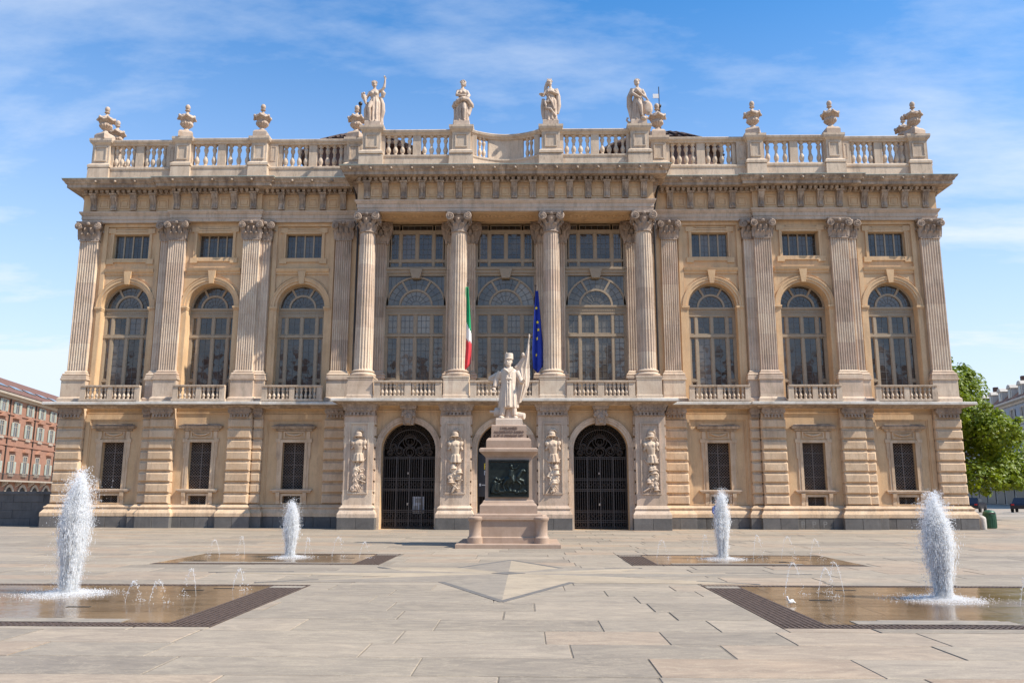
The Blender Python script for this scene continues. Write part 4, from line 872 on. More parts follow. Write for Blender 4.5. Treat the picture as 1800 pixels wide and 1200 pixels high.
for x in PX:                                                   # pilasters on the window wall, with scrolled brackets at their heads
    pl = empty('rear_pilaster', pal); wd = 1.5 if abs(x) < 5 else 1.42
    MB().box(x - wd / 2, x + wd / 2, .12, .8, 6.07, 15.45).obj('backing', 'marble', pl)
    for q in (-1, 1):
        sec = flute_section(.52, 4); cc = x + q * (wd / 2 - .30)
        MB().loft([[(cc + u, .0 + v, z) for u, v in sec] for z in (7.6, 14.3)]).obj('shaft', 'marble', pl)
        MB().sweep([(cc - .26, .2), (cc - .26, 0), (cc + .26, 0), (cc + .26, .2)], BASEP).obj('base', 'marble', pl); MB().box(cc - .36, cc + .36, -.14, .2, 6.075, 7.28).obj('pedestal', 'marble', pl)
        link('capital', CAPH, 'carved_stone', pl, (cc, 0, 14.3), (1.15, 1, 1.05))
        k = MB(); k.ext([(x + q * (wd / 2), 14.25), (x + q * (wd / 2 + .08), 14.3), (x + q * (wd / 2 + .14), 14.55), (x + q * (wd / 2 + .26), 14.85), (x + q * (wd / 2 + .30), 15.15), (x + q * (wd / 2 + .26), 15.44), (x + q * (wd / 2), 15.44)], -.02, .22); k.ell((x + q * (wd / 2 + .15), -.02, 15.2), (.14, .06, .16)); k.obj('scroll_bracket', 'carved_stone', pl)
# portico entablature
en = empty('entablature', pal)
MB().sweep(PORT, ARCH).obj('architrave', 'marble', en)
MB().box(-7.34, 7.34, -1.69, .8, ZA + .01, 15.75).obj('soffit', 'stucco', en)
m = MB()
for c in AX: [m.box(c - 1.65, c + 1.65, y0, y1, ZA - .03, ZA + .015) for y0, y1 in ((-1.5, -1.42), (-.25, -.17))]; [m.box(c + q * 1.65, c + q * 1.57, -1.42, -.25, ZA - .03, ZA + .015) for q in (-1, 1)]; [m.ell((c - 1.3 + .2 * i, -.85, ZA), (.08, .12, .05), 8, 5) for i in range(14)]
m.obj('soffit_panel', 'stucco', en)
MB().sweep(PORT, [(-.4, 16.03), (0, 16.03), (0, 16.99), (-.4, 16.99)]).obj('frieze', 'stucco', en)
MB().sweep(PORT, CORN).obj('cornice', 'cornice_stone', en); MB().sweep(PORT, FLASH).obj('copper_edge', 'copper_flashing', en)
xs = [-6.9 + 13.8 * i / 15 for i in range(16)]
entablature(en, -1.7, xs, [(xs[i] + xs[i + 1]) / 2 for i in range(15)])
[link('cornice_boss', boss, 'cornice_stone', en, (-7.65 + 1.02 * k, -2.4, 17.42)) for k in range(16)]
d = MB(); dentils(d, -7.4, 7.4, -1.7); 
for q in (-1, 1):
    for k in range(6): yy = -1.6 + k * .27; d.box(q * 7.64, q * 7.42, yy, yy + .17, 16.965, 17.1)
d.obj('dentils', 'cornice_stone', en, kind='stuff')
for q in (-1, 1): o = link('bracket', br, 'cornice_stone', en, (q * 7.36, -1.25, 16.10)); o.rotation_euler.z = q * PI / 2
MB().box(-7.3, 7.3, -1.6, 18, 17.2, 17.58).obj('roof_deck', 'cornice_stone', pal)
# portico roof balustrade, hollowed in the middle
rb = empty('roof_balustrade', pal); yb = -1.62
curve = [(-1.72 + 3.44 * i / 12, yb + .62 * math.sin(PI * i / 12) ** .8) for i in range(13)]
RPT = [(-7.2, .4), (-7.2, yb), (-1.9, yb)] + curve + [(1.9, yb), (7.2, yb), (7.2, .4)]
MB().sweep(RPT, [(-.40, 17.6), (.10, 17.6), (.08, 18.26), (.12, 18.34), (.12, 18.42), (.03, 18.46), (-.35, 18.46)]).obj('plinth', 'attic_stone', rb)
MB().sweep(RPT, [(-.32, 19.52), (.0, 19.52), (.03, 19.58), (.10, 19.64), (.13, 19.74), (.08, 19.79), (-.38, 19.79), (-.38, 19.58)]).obj('rail', 'attic_stone', rb)
for x in (-6.76, -2.22, 2.30, 6.76):
    q = MB(); w_ = .92; yf = yb - .16
    pt = [(x - w_ / 2, yf + .6), (x - w_ / 2, yf), (x + w_ / 2, yf), (x + w_ / 2, yf + .6)]
    q.sweep(pt, [(-.05, 18.44), (.14, 18.44), (.14, 18.56), (.06, 18.64), (0, 18.68), (0, 19.60), (.04, 19.66), (.12, 19.74), (.16, 19.84), (.16, 19.95), (-.05, 19.97)]); q.box(x - w_ / 2 + .01, x + w_ / 2 - .01, yf + .01, yf + .59, 18.4, 19.962)
    panel(q, x - w_ / 2 + .15, x + w_ / 2 - .15, 18.8, 19.52, yf, .06, .04)
    q.sweep([(x - .56, yf + .5), (x - .56, yf - .06), (x + .56, yf - .06), (x + .56, yf + .5)], [(-.1, 17.64), (.06, 17.64), (.04, 18.36), (0, 18.45), (-.1, 18.45)]); q.obj('pedestal', 'attic_stone', rb)
for x0, x1 in ((-6.12, -2.86), (2.94, 6.12)):
    m_ = (x0 + x1) / 2
    for a, b in ((m_ - .2, m_ + .2), (x0 - .2, x0), (x1, x1 + .2)): MB().box(a, b, yb + .02, yb + .30, 18.46, 19.52).obj('post', 'attic_stone', rb)
    balusters(rb, x0, m_ - .2, 4, yb + .16, 18.46, 19.52, .12); balusters(rb, m_ + .2, x1, 4, yb + .16, 18.46, 19.52, .12)
pc = [(x, y) for x, y in curve if abs(x) < 1.0]
MB().sweep(pc, [(-.28, 18.46), (-.06, 18.46), (-.06, 19.52), (-.28, 19.52)]).obj('panel', 'attic_stone', rb)
for q in (-1, 1):
    MB().box(q * 1.46, q * 1.75, yb + .04, yb + .32, 18.46, 19.52).obj('post', 'attic_stone', rb)
    for x in (1.32, 1.12): yy = yb + .62 * math.sin(PI * (x + 1.72) / 3.44) ** .8; link('baluster', bal_me, None, rb, (q * x, yy + .16, 18.46), (.2, .26, 1.06))
MB().box(-21.9, 21.9, 17.9, 18.1, 0, 17.5).obj('rear_wall', 'stucco', pal)
# towers behind with low tiled cones
for q in (-1, 1):
    tw = empty('rear_tower', pal); tx = q * 10.2
    MB().lathe([(4.0, 17.6), (4.0, 24.6)], 16, (tx, 14, 0)).obj('drum', 'tower_brick', tw)
    m = MB(); m.lathe([(4.5, 24.35), (4.55, 24.5), (3.2, 25.3), (1.6, 26.0), (.1, 26.25)], 32, (tx, 14, 0)); m.obj('roof', 'tower_tile', tw, 30)
    rl = MB()
    for k in range(48):
        a = 2 * PI * k / 48; c_, s_ = math.cos(a), math.sin(a); rl.tube([(tx + r * c_, 14 + r * s_, z) for r, z in ((4.62, 24.52), (3.2, 25.36), (1.6, 26.05), (.3, 26.27))], [.12, .1, .06, .02], 5)
    rl.obj('tile_ridges', 'tower_tile', tw, kind='stuff')
MB().box(-21, 21, 5, 18, 17.58, 18.0).obj('main_roof', 'roof_tile', pal)
# ------------------------------------------------------------ urns on the balustrade
def urn_mesh():
    m = MB(); m.lathe([(.2, 0), (.2, .06), (.14, .1), (.1, .2), (.12, .24), (.2, .3), (.28, .42), (.3, .5), (.27, .56), (.24, .6)], 24)
    for k in range(14): a = 2 * PI * k / 14; m.tube([(.16 * math.cos(a), .16 * math.sin(a), .26), (.29 * math.cos(a), .29 * math.sin(a), .42), (.28 * math.cos(a), .28 * math.sin(a), .54)], [.03, .05, .03], 5)
    m.lathe([(.22, .58), (.3, .64), (.38, .78), (.40, .84), (.34, .90), (.2, .95), (.12, 1.02), (.065, 1.1), (.06, 1.24)], 24)
    for k in range(6):                                    # heads and swags round the body
        a = 2 * PI * k / 6 - PI / 2; m.ell((.41 * math.cos(a), .41 * math.sin(a), .83), (.07, .07, .09))
        b = a + PI / 6; m.tube([(.41 * math.cos(a), .41 * math.sin(a), .82), (.42 * math.cos(b), .42 * math.sin(b), .70), (.41 * math.cos(b + PI / 6), .41 * math.sin(b + PI / 6), .82)], [.04, .07, .04], 6)
    m.lathe([(.11, 1.2), (.14, 1.23), (.11, 1.26)], 16); m.ell((0, 0, 1.42), (.13, .13, .17))
    return m
um = remesh(urn_mesh(), 'body', 'urn_stone', None, .016, 1); um_me = um.data; bpy.data.objects.remove(um)
ub = MB().loft([[(-a, -a, z), (a, -a, z), (a, a, z), (-a, a, z)] for a, z in ((.36, 0), (.36, .26), (.30, .36), (.25, .40))]).mesh('foot_block')
URN = [(-21.42, .08, 'leftmost urn, on the left end pedestal of the roof balustrade'), (-17.0, -.1, 'second urn from the left on the roof balustrade'), (-12.95, -.1, 'third urn from the left, last before the portico roof pair'),
       (-7.98, .09, 'urn just left of the statue with the raised arm'), (7.98, .09, 'urn just right of the statue holding a shield'), (12.95, -.1, 'third urn from the right end of the roof balustrade'),
       (17.0, -.1, 'second urn from the right end of the roof balustrade'), (21.42, .08, 'rightmost front urn, on the right end pedestal of the balustrade'), (-21.66, 1.72, 'urn behind the left end urn, on the side balustrade'), (21.66, 1.72, 'urn behind the right end urn, on the side balustrade')]
for i, (x, y, lb) in enumerate(URN):
    u = empty('stone_urn', None, (x, y, 20.06), random.uniform(-.4, .4), label=lb, category='urn', group='urns on the roof balustrade')
    link('body', um_me, 'urn_stone', u, (0, 0, .395), (1.03, 1.03, .99)); link('foot_block', ub, 'urn_stone', u)
# ------------------------------------------------------------ statues
def drape(m, rings, n=40, nf=11, amp=.06, ph=0):
    R_ = []
    for z, cx, cy, rx, ry, a in rings:
        R_.append([(cx + rx * (1 + a * .10 * math.sin(nf * 2 * PI * k / n + ph + z * 1.3) + a * .05 * math.sin(5 * 2 * PI * k / n + 2 * ph)) * math.cos(2 * PI * k / n), cy + ry * (1 + a * .13 * math.sin(nf * 2 * PI * k / n + ph + z * 1.3)) * math.sin(2 * PI * k / n), z) for k in range(n)])
    m.loft(R_)
def head(m, x, y, z, turn=0, hair=True, s=1):
    f = Vector((math.sin(turn), -math.cos(turn), 0)); sd_ = Vector((math.cos(turn), math.sin(turn), 0)); c = Vector((x, y, z))
    def at(a, b, d): return tuple(c + sd_ * a * s + f * b * s + Vector((0, 0, d * s)))
    m.ell(at(0, 0, 0), (.125 * s, .145 * s, .17 * s)); m.ell(at(0, .06, -.09), (.085 * s, .09 * s, .09 * s)); m.ell(at(0, .155, -.015), (.022 * s, .035 * s, .045 * s), 8, 6); m.ell(at(0, .135, -.10), (.045 * s, .025 * s, .015 * s), 8, 5)
    for q in (-1, 1): m.ell(at(q * .05, .135, .035), (.032 * s, .02 * s, .012 * s), 6, 5); m.ell(at(q * .125, -.01, -.02), (.02 * s, .035 * s, .05 * s), 6, 5)
    if hair: m.ell(at(0, -.05, .07), (.15 * s, .14 * s, .13 * s)); m.ell(at(0, -.17, .0), (.09 * s, .09 * s, .09 * s)); [m.ell(at(.135 * math.cos(a), .06, .04 + .12 * math.sin(a)), .04 * s, 6, 5) for a in (.3, .8, 1.3, 1.8, 2.3, 2.8)]
def hand(m, p, d, s=1):
    p = Vector(p); d = Vector(d).normalized(); u = d.cross(Vector((0, 1, 0)) if abs(d.y) < .8 else Vector((1, 0, 0))).normalized()
    m.ell(tuple(p + d * .04 * s), (.05 * s, .035 * s, .05 * s), 8, 6)
    for i in range(4): b = p + d * .07 * s + u * (-.036 + .024 * i) * s; m.tube([tuple(b), tuple(b + d * (.05 + .01 * (i in (1, 2))) * s), tuple(b + d * (.08 + .012 * (i in (1, 2))) * s + Vector((0, -.025, 0)) * s)], .0125 * s, 5)
    b = p + d * .02 * s - u * .045 * s; m.tube([tuple(b), tuple(b + (d - u * .7).normalized() * .07 * s)], .014 * s, 5)
def statue_base(u, w=.8, h=.28): MB().loft([[(-w / 2 * k, -.35 * k, z), (w / 2 * k, -.35 * k, z), (w / 2 * k, .35 * k, z), (-w / 2 * k, .35 * k, z)] for k, z in ((1, 0), (1, h - .03), (.95, h))]).obj('plinth', 'statue_marble', u)
BODY = [(0, .0, 0, .36, .26, 1.3), (.12, 0, 0, .34, .25, 1.3), (.5, 0, 0, .31, .24, 1.2), (.9, .02, 0, .30, .23, 1.0), (1.15, .03, 0, .28, .22, .8), (1.4, .02, 0, .20, .165, .5), (1.55, 0, 0, .235, .18, .5), (1.72, 0, 0, .255, .17, .4), (1.83, 0, 0, .2, .12, .2), (1.9, 0, 0, .09, .08, 0)]
def figure(kind):
    m = MB(); drape(m, BODY, ph=kind * 1.7)
    m.tube([(0, 0, 1.83), (0, -.02, 2.02)], [.085, .07], 8)
    for q in (-1, 1): m.ell((q * .1, -.15, 1.62), (.1, .09, .1)); m.tube([(q * .13, -.18, 0.02), (q * .13, -.3, .03)], [.06, .05], 6); m.ell((q * .13, -.28, .05), (.06, .1, .05))
    if kind == 0:
        head(m, -.02, -.03, 2.17, .2)
        m.tube([(.22, 0, 1.78), (.40, -.05, 1.84), (.50, -.08, 1.98), (.53, -.08, 2.2), (.54, -.1, 2.4)], [.09, .085, .075, .06, .045], 8); hand(m, (.54, -.1, 2.4), (.05, 0, 1)); m.ell((.5, -.1, 2.55), (.04, .04, .08))
        m.tube([(.34, 0, 1.86), (.46, .02, 1.68), (.42, .05, 1.48)], [.09, .13, .08], 8)
        m.tube([(-.22, 0, 1.76), (-.36, 0, 1.5), (-.40, -.12, 1.28)], [.09, .075, .05], 8); hand(m, (-.4, -.12, 1.28), (-.4, -.3, -.2)); m.tube([(-.40, -.15, 1.0), (-.46, -.15, 1.25), (-.54, -.15, 1.48)], [.04, .09, .14], 8); m.ell((-.58, -.15, 1.56), (.09, .09, .1)); m.ell((-.5, -.2, 1.6), .06)
        m.tube([(.3, .05, 1.5), (.42, .08, 1.1), (.44, .08, .7), (.38, .08, .3), (.42, .05, -.1)], [.08, .12, .13, .1, .1], 8); m.tube([(-.32, .05, 1.2), (-.42, .06, .8), (-.38, .04, .3), (-.25, 0, .1)], [.08, .13, .14, .1], 8)
        m.tube([(-.12, -.16, 1.1), (-.2, -.33, .72), (-.16, -.24, .1)], [.13, .1, .06], 8)
    if kind == 1:
        head(m, .03, -.03, 2.17, -.35)
        m.tube([(-.22, 0, 1.78), (-.28, -.14, 1.5), (-.02, -.27, 1.38), (.15, -.27, 1.42)], [.1, .085, .06, .05], 8); hand(m, (.12, -.27, 1.42), (1, 0, .1))
        m.tube([(.22, 0, 1.76), (.34, -.1, 1.48), (.28, -.24, 1.3), (.15, -.28, 1.28)], [.09, .09, .08, .05], 8)
        m.tube([(-.38, .05, .98), (-.2, -.24, 1.12), (.05, -.3, 1.22), (.3, -.2, 1.18), (.46, 0, .98), (.5, .05, .85)], [.13, .12, .11, .13, .15, .1], 8); m.tube([(-.36, .02, 1.2), (-.42, .05, .95), (-.38, .05, .85)], [.09, .14, .1], 8)
        m.tube([(.42, .02, 1.0), (.38, .0, .7), (.3, -.05, .45), (.24, -.05, .3)], [.14, .11, .12, .06], 8); m.tube([(-.36, .1, .9), (-.34, .08, .4), (-.36, .05, 0), (-.4, .05, -.2)], [.1, .1, .12, .09], 8)
        m.tube([(.1, -.15, 1.0), (.13, -.33, .62), (.12, -.28, .1)], [.14, .1, .065], 8)
    if kind == 2:
        head(m, -.05, -.03, 2.17, .25)
        for a in (-.09, -.03, .03, .09): m.tube([(-.05 + a, -.05, 2.3), (-.05 + a * 1.25, -.05, 2.44)], [.035, .012], 5)
        m.tube([(-.16, .06, 2.25), (-.22, .08, 2.0), (-.24, .05, 1.75)], [.08, .1, .1], 8)
        m.tube([(.22, 0, 1.78), (.34, -.1, 1.52), (.12, -.26, 1.56), (.0, -.27, 1.6)], [.11, .09, .06, .05], 8); hand(m, (.03, -.26, 1.6), (-1, 0, .2))
        m.tube([(-.22, 0, 1.74), (-.34, -.05, 1.48), (-.42, -.24, 1.35)], [.09, .08, .05], 8); hand(m, (-.42, -.22, 1.35), (-.6, -.6, 0)); m.lathe([(.05, 0), (.13, .05), (.15, .08)], 12, (-.46, -.3, 1.36))
        m.tube([(.28, .02, 1.85), (.38, .05, 1.45), (.42, .06, .95), (.36, .04, .5)], [.12, .14, .13, .07], 8); m.tube([(-.36, .0, 1.3), (-.4, .02, .9), (-.36, .02, .5), (-.3, .02, .1), (-.18, .0, -.15)], [.09, .11, .12, .09, .05], 8)
        for i in range(9): m.ell((-.2 + random.uniform(-.14, .14), -.27, .95 + random.uniform(-.14, .14)), .06, 7, 5)
        m.tube([(-.3, -.2, .75), (0, -.3, .62), (.28, -.2, .25)], [.05, .07, .05], 6); m.tube([(-.1, -.28, 1.3), (.08, -.3, .95), (.2, -.26, .6)], [.05, .06, .06], 6)
    if kind == 3:
        head(m, -.02, -.03, 2.17, .1)
        m.tube([(-.22, 0, 1.78), (-.26, -.16, 1.5), (-.06, -.28, 1.3), (.04, -.28, 1.24)], [.1, .085, .06, .05], 8); hand(m, (.02, -.28, 1.26), (.7, -.1, -.4))
        m.tube([(.22, 0, 1.76), (.34, -.06, 1.5), (.38, -.2, 1.28), (.44, -.24, 1.18)], [.1, .09, .06, .05], 8); hand(m, (.43, -.24, 1.18), (.5, -.1, -.7))
        m.tube([(-.24, .05, 1.85), (-.4, .08, 1.4), (-.42, .08, .9), (-.34, .05, .5), (-.3, .02, .1)], [.11, .15, .14, .13, .1], 8); m.tube([(-.1, -.2, 1.75), (.1, -.25, 1.5), (.36, -.14, 1.3)], [.06, .07, .06], 6)
        m.ell((.47, -.14, .72), (.27, .06, .42), 16, 10, rot=('Y', -.12)); m.ell((.47, -.19, .72), (.2, .05, .32), 14, 8, rot=('Y', -.12))
        m.tube([(.02, -.15, 1.05), (.1, -.34, .78), (.16, -.3, .22)], [.13, .1, .065], 8); m.ell((.24, -.32, .06), (.15, .14, .13)); m.ell((.37, -.3, .1), (.1, .1, .1)); m.ell((.25, -.45, .03), (.06, .06, .05))
        m.tube([(-.3, .05, -.02), (-.48, .05, .02), (-.58, .05, .14), (-.54, .05, .26), (-.47, .05, .24)], [.06, .06, .055, .05, .035], 7)
    return m
ST = [(-6.76, 'roof statue raising its arm, leftmost of the four'), (-2.22, 'roof statue with arms folded in a heavy wrap, second from left'), (2.30, 'crowned roof statue in a long cloak, third from left'), (6.76, 'roof statue resting a hand on a shield, rightmost of the four')]
for i, (x, lb) in enumerate(ST):
    u = empty('roof_statue', None, (x, -1.45, 19.97), 0, label=lb, category='statue', group='statues above the portico')
    statue_base(u); remesh(figure(i), 'figure', 'statue_marble', u, .0155, 1, (0, 0, .26), 0, 1.0)
# ------------------------------------------------------------ monument to the standard bearer
mon = empty('monument', None, (.49, -13.55, 0), label='pink granite pedestal with a bronze relief below a marble standard bearer', category='monument')
def tier(name, mat, *rg):                                   # rings of (half width, half depth, z)
    return MB().loft([[(-a, -b, z), (a, -b, z), (a, b, z), (-a, b, z)] for a, b, z in rg]).obj(name, mat, mon)
tier('step', 'pink_granite', (1.60, 1.60, -.02), (1.60, 1.60, .11), (1.585, 1.585, .13))
lb_ = tier('base', 'pink_granite', (1.04, 1.22, .13), (1.04, 1.22, .30), (1.0, 1.18, .33), (1.0, 1.18, .80), (1.06, 1.24, .84), (1.06, 1.24, .92))
for sx in (-1, 1):
    for sy in (-1, 1): MB().lathe([(.24, .13), (.24, .30), (.20, .34), (.19, .36), (.19, .78), (.22, .82), (.235, .85), (.235, .90), (.2, .93), (.12, .945)], 24, (sx * 1.02, sy * 1.16, 0)).obj('corner_bollard', 'pink_granite', mon, 40)
tier('base_slab', 'pink_granite', (1.06, 1.06, .92), (1.06, 1.06, .98), (1.02, 1.02, 1.02))
tier('base_block', 'pink_granite', (.90, .92, 1.02), (.90, .92, 1.26), (.87, .89, 1.30), (.82, .84, 1.34), (.80, .82, 1.40), (.76, .78, 1.44))
tier('die', 'pink_granite', (.745, .77, 1.44), (.735, .76, 2.78))
tier('pedestal_cornice', 'pink_granite', (.76, .78, 2.78), (.80, .82, 2.84), (.88, .9, 2.90), (.93, .95, 2.94), (.93, .95, 3.02), (.88, .9, 3.06))
tier('upper_block', 'pink_granite', (.72, .74, 3.06), (.72, .74, 3.30), (.68, .7, 3.36), (.64, .66, 3.39))
tier('inscription_block', 'pink_granite', (.57, .6, 3.39), (.565, .595, 3.78), (.54, .56, 3.81))
tier('statue_plinth', 'monument_marble', (.43, .46, 3.81), (.43, .46, 4.0), (.41, .44, 4.02))
def text(body, size, loc, mat, name, parent=None, ext=.006, rz=0, **kw):
    c = bpy.data.curves.new(name, 'FONT'); c.body = body; c.size = size; c.align_x = 'CENTER'; c.extrude = ext; c.resolution_u = 2
    t_ = bpy.data.objects.new('tmp', c); col.objects.link(t_); dg = bpy.context.evaluated_depsgraph_get(); me = bpy.data.meshes.new_from_object(t_.evaluated_get(dg)); bpy.data.objects.remove(t_)
    me.materials.clear(); o = link(name, me, mat, parent, loc, **kw); o.rotation_euler = (PI / 2, 0, rz); return o
plain('incised', (.16, .10, .075), .9)
for i, tx in enumerate(('I MILANESI', "ALL'ESERCITO SARDO", 'IL DÌ 15 GENNAIO 1857')): text(tx, (.115, .098, .092)[i], (0, -.604, 3.665 - .115 * i), 'incised', 'inscription', mon)
# bronze relief: rider among kneeling soldiers
bz_ = MB(); bz_.box(-.60, .60, 0, .05, 0, 1.06); yb = -.02
bz_.ell((.1, yb, .52), (.24, .07, .12), rot=('Y', -.15)); bz_.tube([(.28, yb, .58), (.38, yb - .01, .74), (.42, yb, .80)], [.09, .06, .05], 7); bz_.ell((.47, yb, .78), (.09, .04, .05), rot=('Y', .5))
for pts in ([(-.08, yb, .48), (-.18, yb, .32), (-.12, yb, .16)], [(0, yb, .45), (-.02, yb, .28), (.06, yb, .14)], [(.26, yb, .48), (.38, yb, .36), (.34, yb, .22)], [(.3, yb, .52), (.46, yb, .46), (.5, yb, .34)]): bz_.tube(pts, [.06, .035, .025], 6)
bz_.tube([(-.12, yb, .56), (-.24, yb, .5), (-.26, yb, .36)], [.03, .045, .02], 6)
bz_.tube([(.06, yb - .02, .60), (.08, yb - .03, .80)], [.09, .07], 8); bz_.ell((.08, yb - .04, .92), (.055, .055, .065)); bz_.tube([(.1, yb - .04, .84), (.24, yb - .04, .86), (.32, yb - .04, .96)], [.035, .03, .02], 6); bz_.tube([(.08, yb - .05, .6), (.16, yb - .06, .45), (.14, yb - .05, .36)], [.05, .04, .03], 6)
for x, z in ((-.46, .2), (-.36, .16), (-.5, .1)): bz_.tube([(x, yb, z), (x + .03, yb - .01, z + .24)], [.07, .055], 7); bz_.ell((x + .05, yb - .02, z + .33), .05); bz_.tube([(x + .04, yb - .02, z + .2), (x + .14, yb - .03, z + .26)], .025, 5)
for i in range(26): bz_.ell((-.55 + 1.1 * random.random(), yb + .01, .08 + random.random() * .08), (.06, .04, .04), 7, 5)
remesh(bz_, 'bronze_relief', 'bronze', mon, .013, 1, (0, -.79, 1.56))
f = MB(); f.frame(-.64, .64, 1.52, 2.68, .05, -.83, -.75); f.obj('bronze_frame', 'bronze', mon)
# the standard bearer stands on the pedestal
sol = empty('standard_bearer', None, (.46, -13.6, 4.025), 0, label='marble soldier with drum cap, long coat, sword and furled flag on pedestal', category='statue')
m = MB()
for q, x, y_ in ((-1, -.16, -.1), (1, .16, -.05)):
    m.tube([(q * .12, 0, .75), (x, y_, .4), (x + q * .03, y_ - .02, .12)], [.13, .1, .075], 10); m.ell((x + q * .06, y_ - .12, .05), (.075, .15, .055)); m.ell((x + q * .03, y_ + .02, .06), (.075, .09, .07))
def coat(z, w, d, a): return (z, 0, .0, w, d, a)
drape(m, [coat(.36, .30, .235, .9), coat(.6, .29, .225, .9), coat(.9, .265, .205, .6), coat(1.1, .24, .185, .3), coat(1.3, .255, .185, .15), coat(1.47, .27, .175, .1), coat(1.56, .22, .13, 0), coat(1.62, .1, .1, 0)], nf=13, ph=.4)
for q in (-1, 1): m.tube([(q * .02, -.24, .4), (q * .03, -.21, .9), (q * .05, -.185, 1.35), (q * .1, -.13, 1.56)], .018, 5)
for z in (.95, 1.12, 1.28, 1.42): m.ell((.0, -.2, z), .02, 6, 5)
m.tube([(-.08, -.2, 1.24), (.1, -.2, 1.24)], .02, 5); m.tube([(-.14, -.1, 1.56), (0, -.19, 1.44), (.14, -.1, 1.56)], [.05, .04, .05], 6); m.tube([(-.13, .02, 1.6), (0, .1, 1.63), (.13, .02, 1.6)], .05, 6)
m.tube([(0, 0, 1.58), (0, -.01, 1.72)], [.075, .07], 8); head(m, -.01, -.02, 1.80, -.2, False, .93)
m.ell((.01, -.1, 1.70), (.06, .05, .09)); m.ell((.0, -.13, 1.745), (.07, .03, .022)); m.ell((0, -.01, 1.86), (.13, .14, .06))
m.lathe([(.125, 1.86), (.134, 1.88), (.130, 1.96), (.126, 2.04), (.118, 2.06)], 18, (.015, -.01, 0)); m.ell((0, -.12, 1.885), (.11, .07, .018)); m.ell((-.07, -.1, 2.07), .022, 7, 5)
m.tube([(-.24, 0, 1.48), (-.37, .02, 1.24), (-.43, -.06, 1.0)], [.105, .09, .07], 10); hand(m, (-.43, -.07, .98), (-.12, -.3, -.8), 1.05)
m.tube([(-.50, -.12, .97), (-.36, -.12, .86)], .02, 5); m.tube([(-.46, -.12, .95), (-.30, -.12, .46)], [.02, .012], 5)
m.tube([(.24, 0, 1.48), (.36, -.02, 1.28), (.42, -.14, 1.12)], [.105, .09, .065], 10); hand(m, (.42, -.14, 1.13), (.3, -.5, .3), 1.05)
m.tube([(-.18, .14, 1.45), (-.38, .18, 1.38), (-.62, .16, 1.30)], [.1, .11, .05], 8); m.tube([(-.3, .16, 1.3), (-.5, .18, 1.24), (-.64, .16, 1.27)], [.08, .07, .05], 8); m.tube([(.18, .14, 1.5), (.15, .2, 1.0), (.1, .2, .5)], [.1, .14, .1], 8)
# colours gathered on the staff
m.tube([(.34, -.1, .5), (.47, -.1, 1.2), (.585, -.08, 1.95), (.64, -.06, 2.55)], [.022, .022, .02, .018], 6); m.ell((.645, -.06, 2.6), (.03, .02, .075)); m.ell((.625, -.06, 2.42), .03, 7, 5)
drape(m, [(.52, .33, .0, .05, .05, 1), (.8, .40, .02, .1, .09, 1.4), (1.05, .45, .03, .15, .11, 1.6), (1.3, .45, .05, .18, .10, 1.6), (1.6, .44, .07, .19, .07, 1.6), (1.8, .50, .04, .13, .06, 1.4), (2.05, .585, .0, .06, .05, 1), (2.3, .615, -.03, .035, .04, .6), (2.4, .62, -.05, .02, .02, 0)], nf=7, ph=1)
m.tube([(.2, .06, 1.62), (.34, .08, 1.74), (.5, .04, 1.98), (.58, .0, 2.1)], [.05, .06, .05, .02], 7); m.ell((.45, -.05, 2.02), (.05, .04, .07)); m.tube([(.52, -.02, 1.98), (.44, -.06, 2.05)], .03, 5)
# trophies at his feet
m.tube([(.12, .08, .16), (.34, .02, .12), (.5, -.04, .1)], [.11, .12, .10], 10); m.tube([(-.25, .1, .22), (-.44, .08, .24)], [.16, .14], 12); m.tube([(-.44, .08, .24), (-.54, .08, .25), (-.58, .08, .25)], [.05, .04, .05], 8); m.tube([(0, .05, 0), (.02, .05, .42)], [.16, .1], 8)
for i in range(5): m.tube([(-.02 + .03 * i, -.02, .02), (-.06 + .06 * i, -.04, .34)], .022, 5)
m.box(-.38, .38, -.36, .4, -.01, .025)
remesh(m, 'figure', 'monument_marble', sol, .0115, 1, scale=1.07)
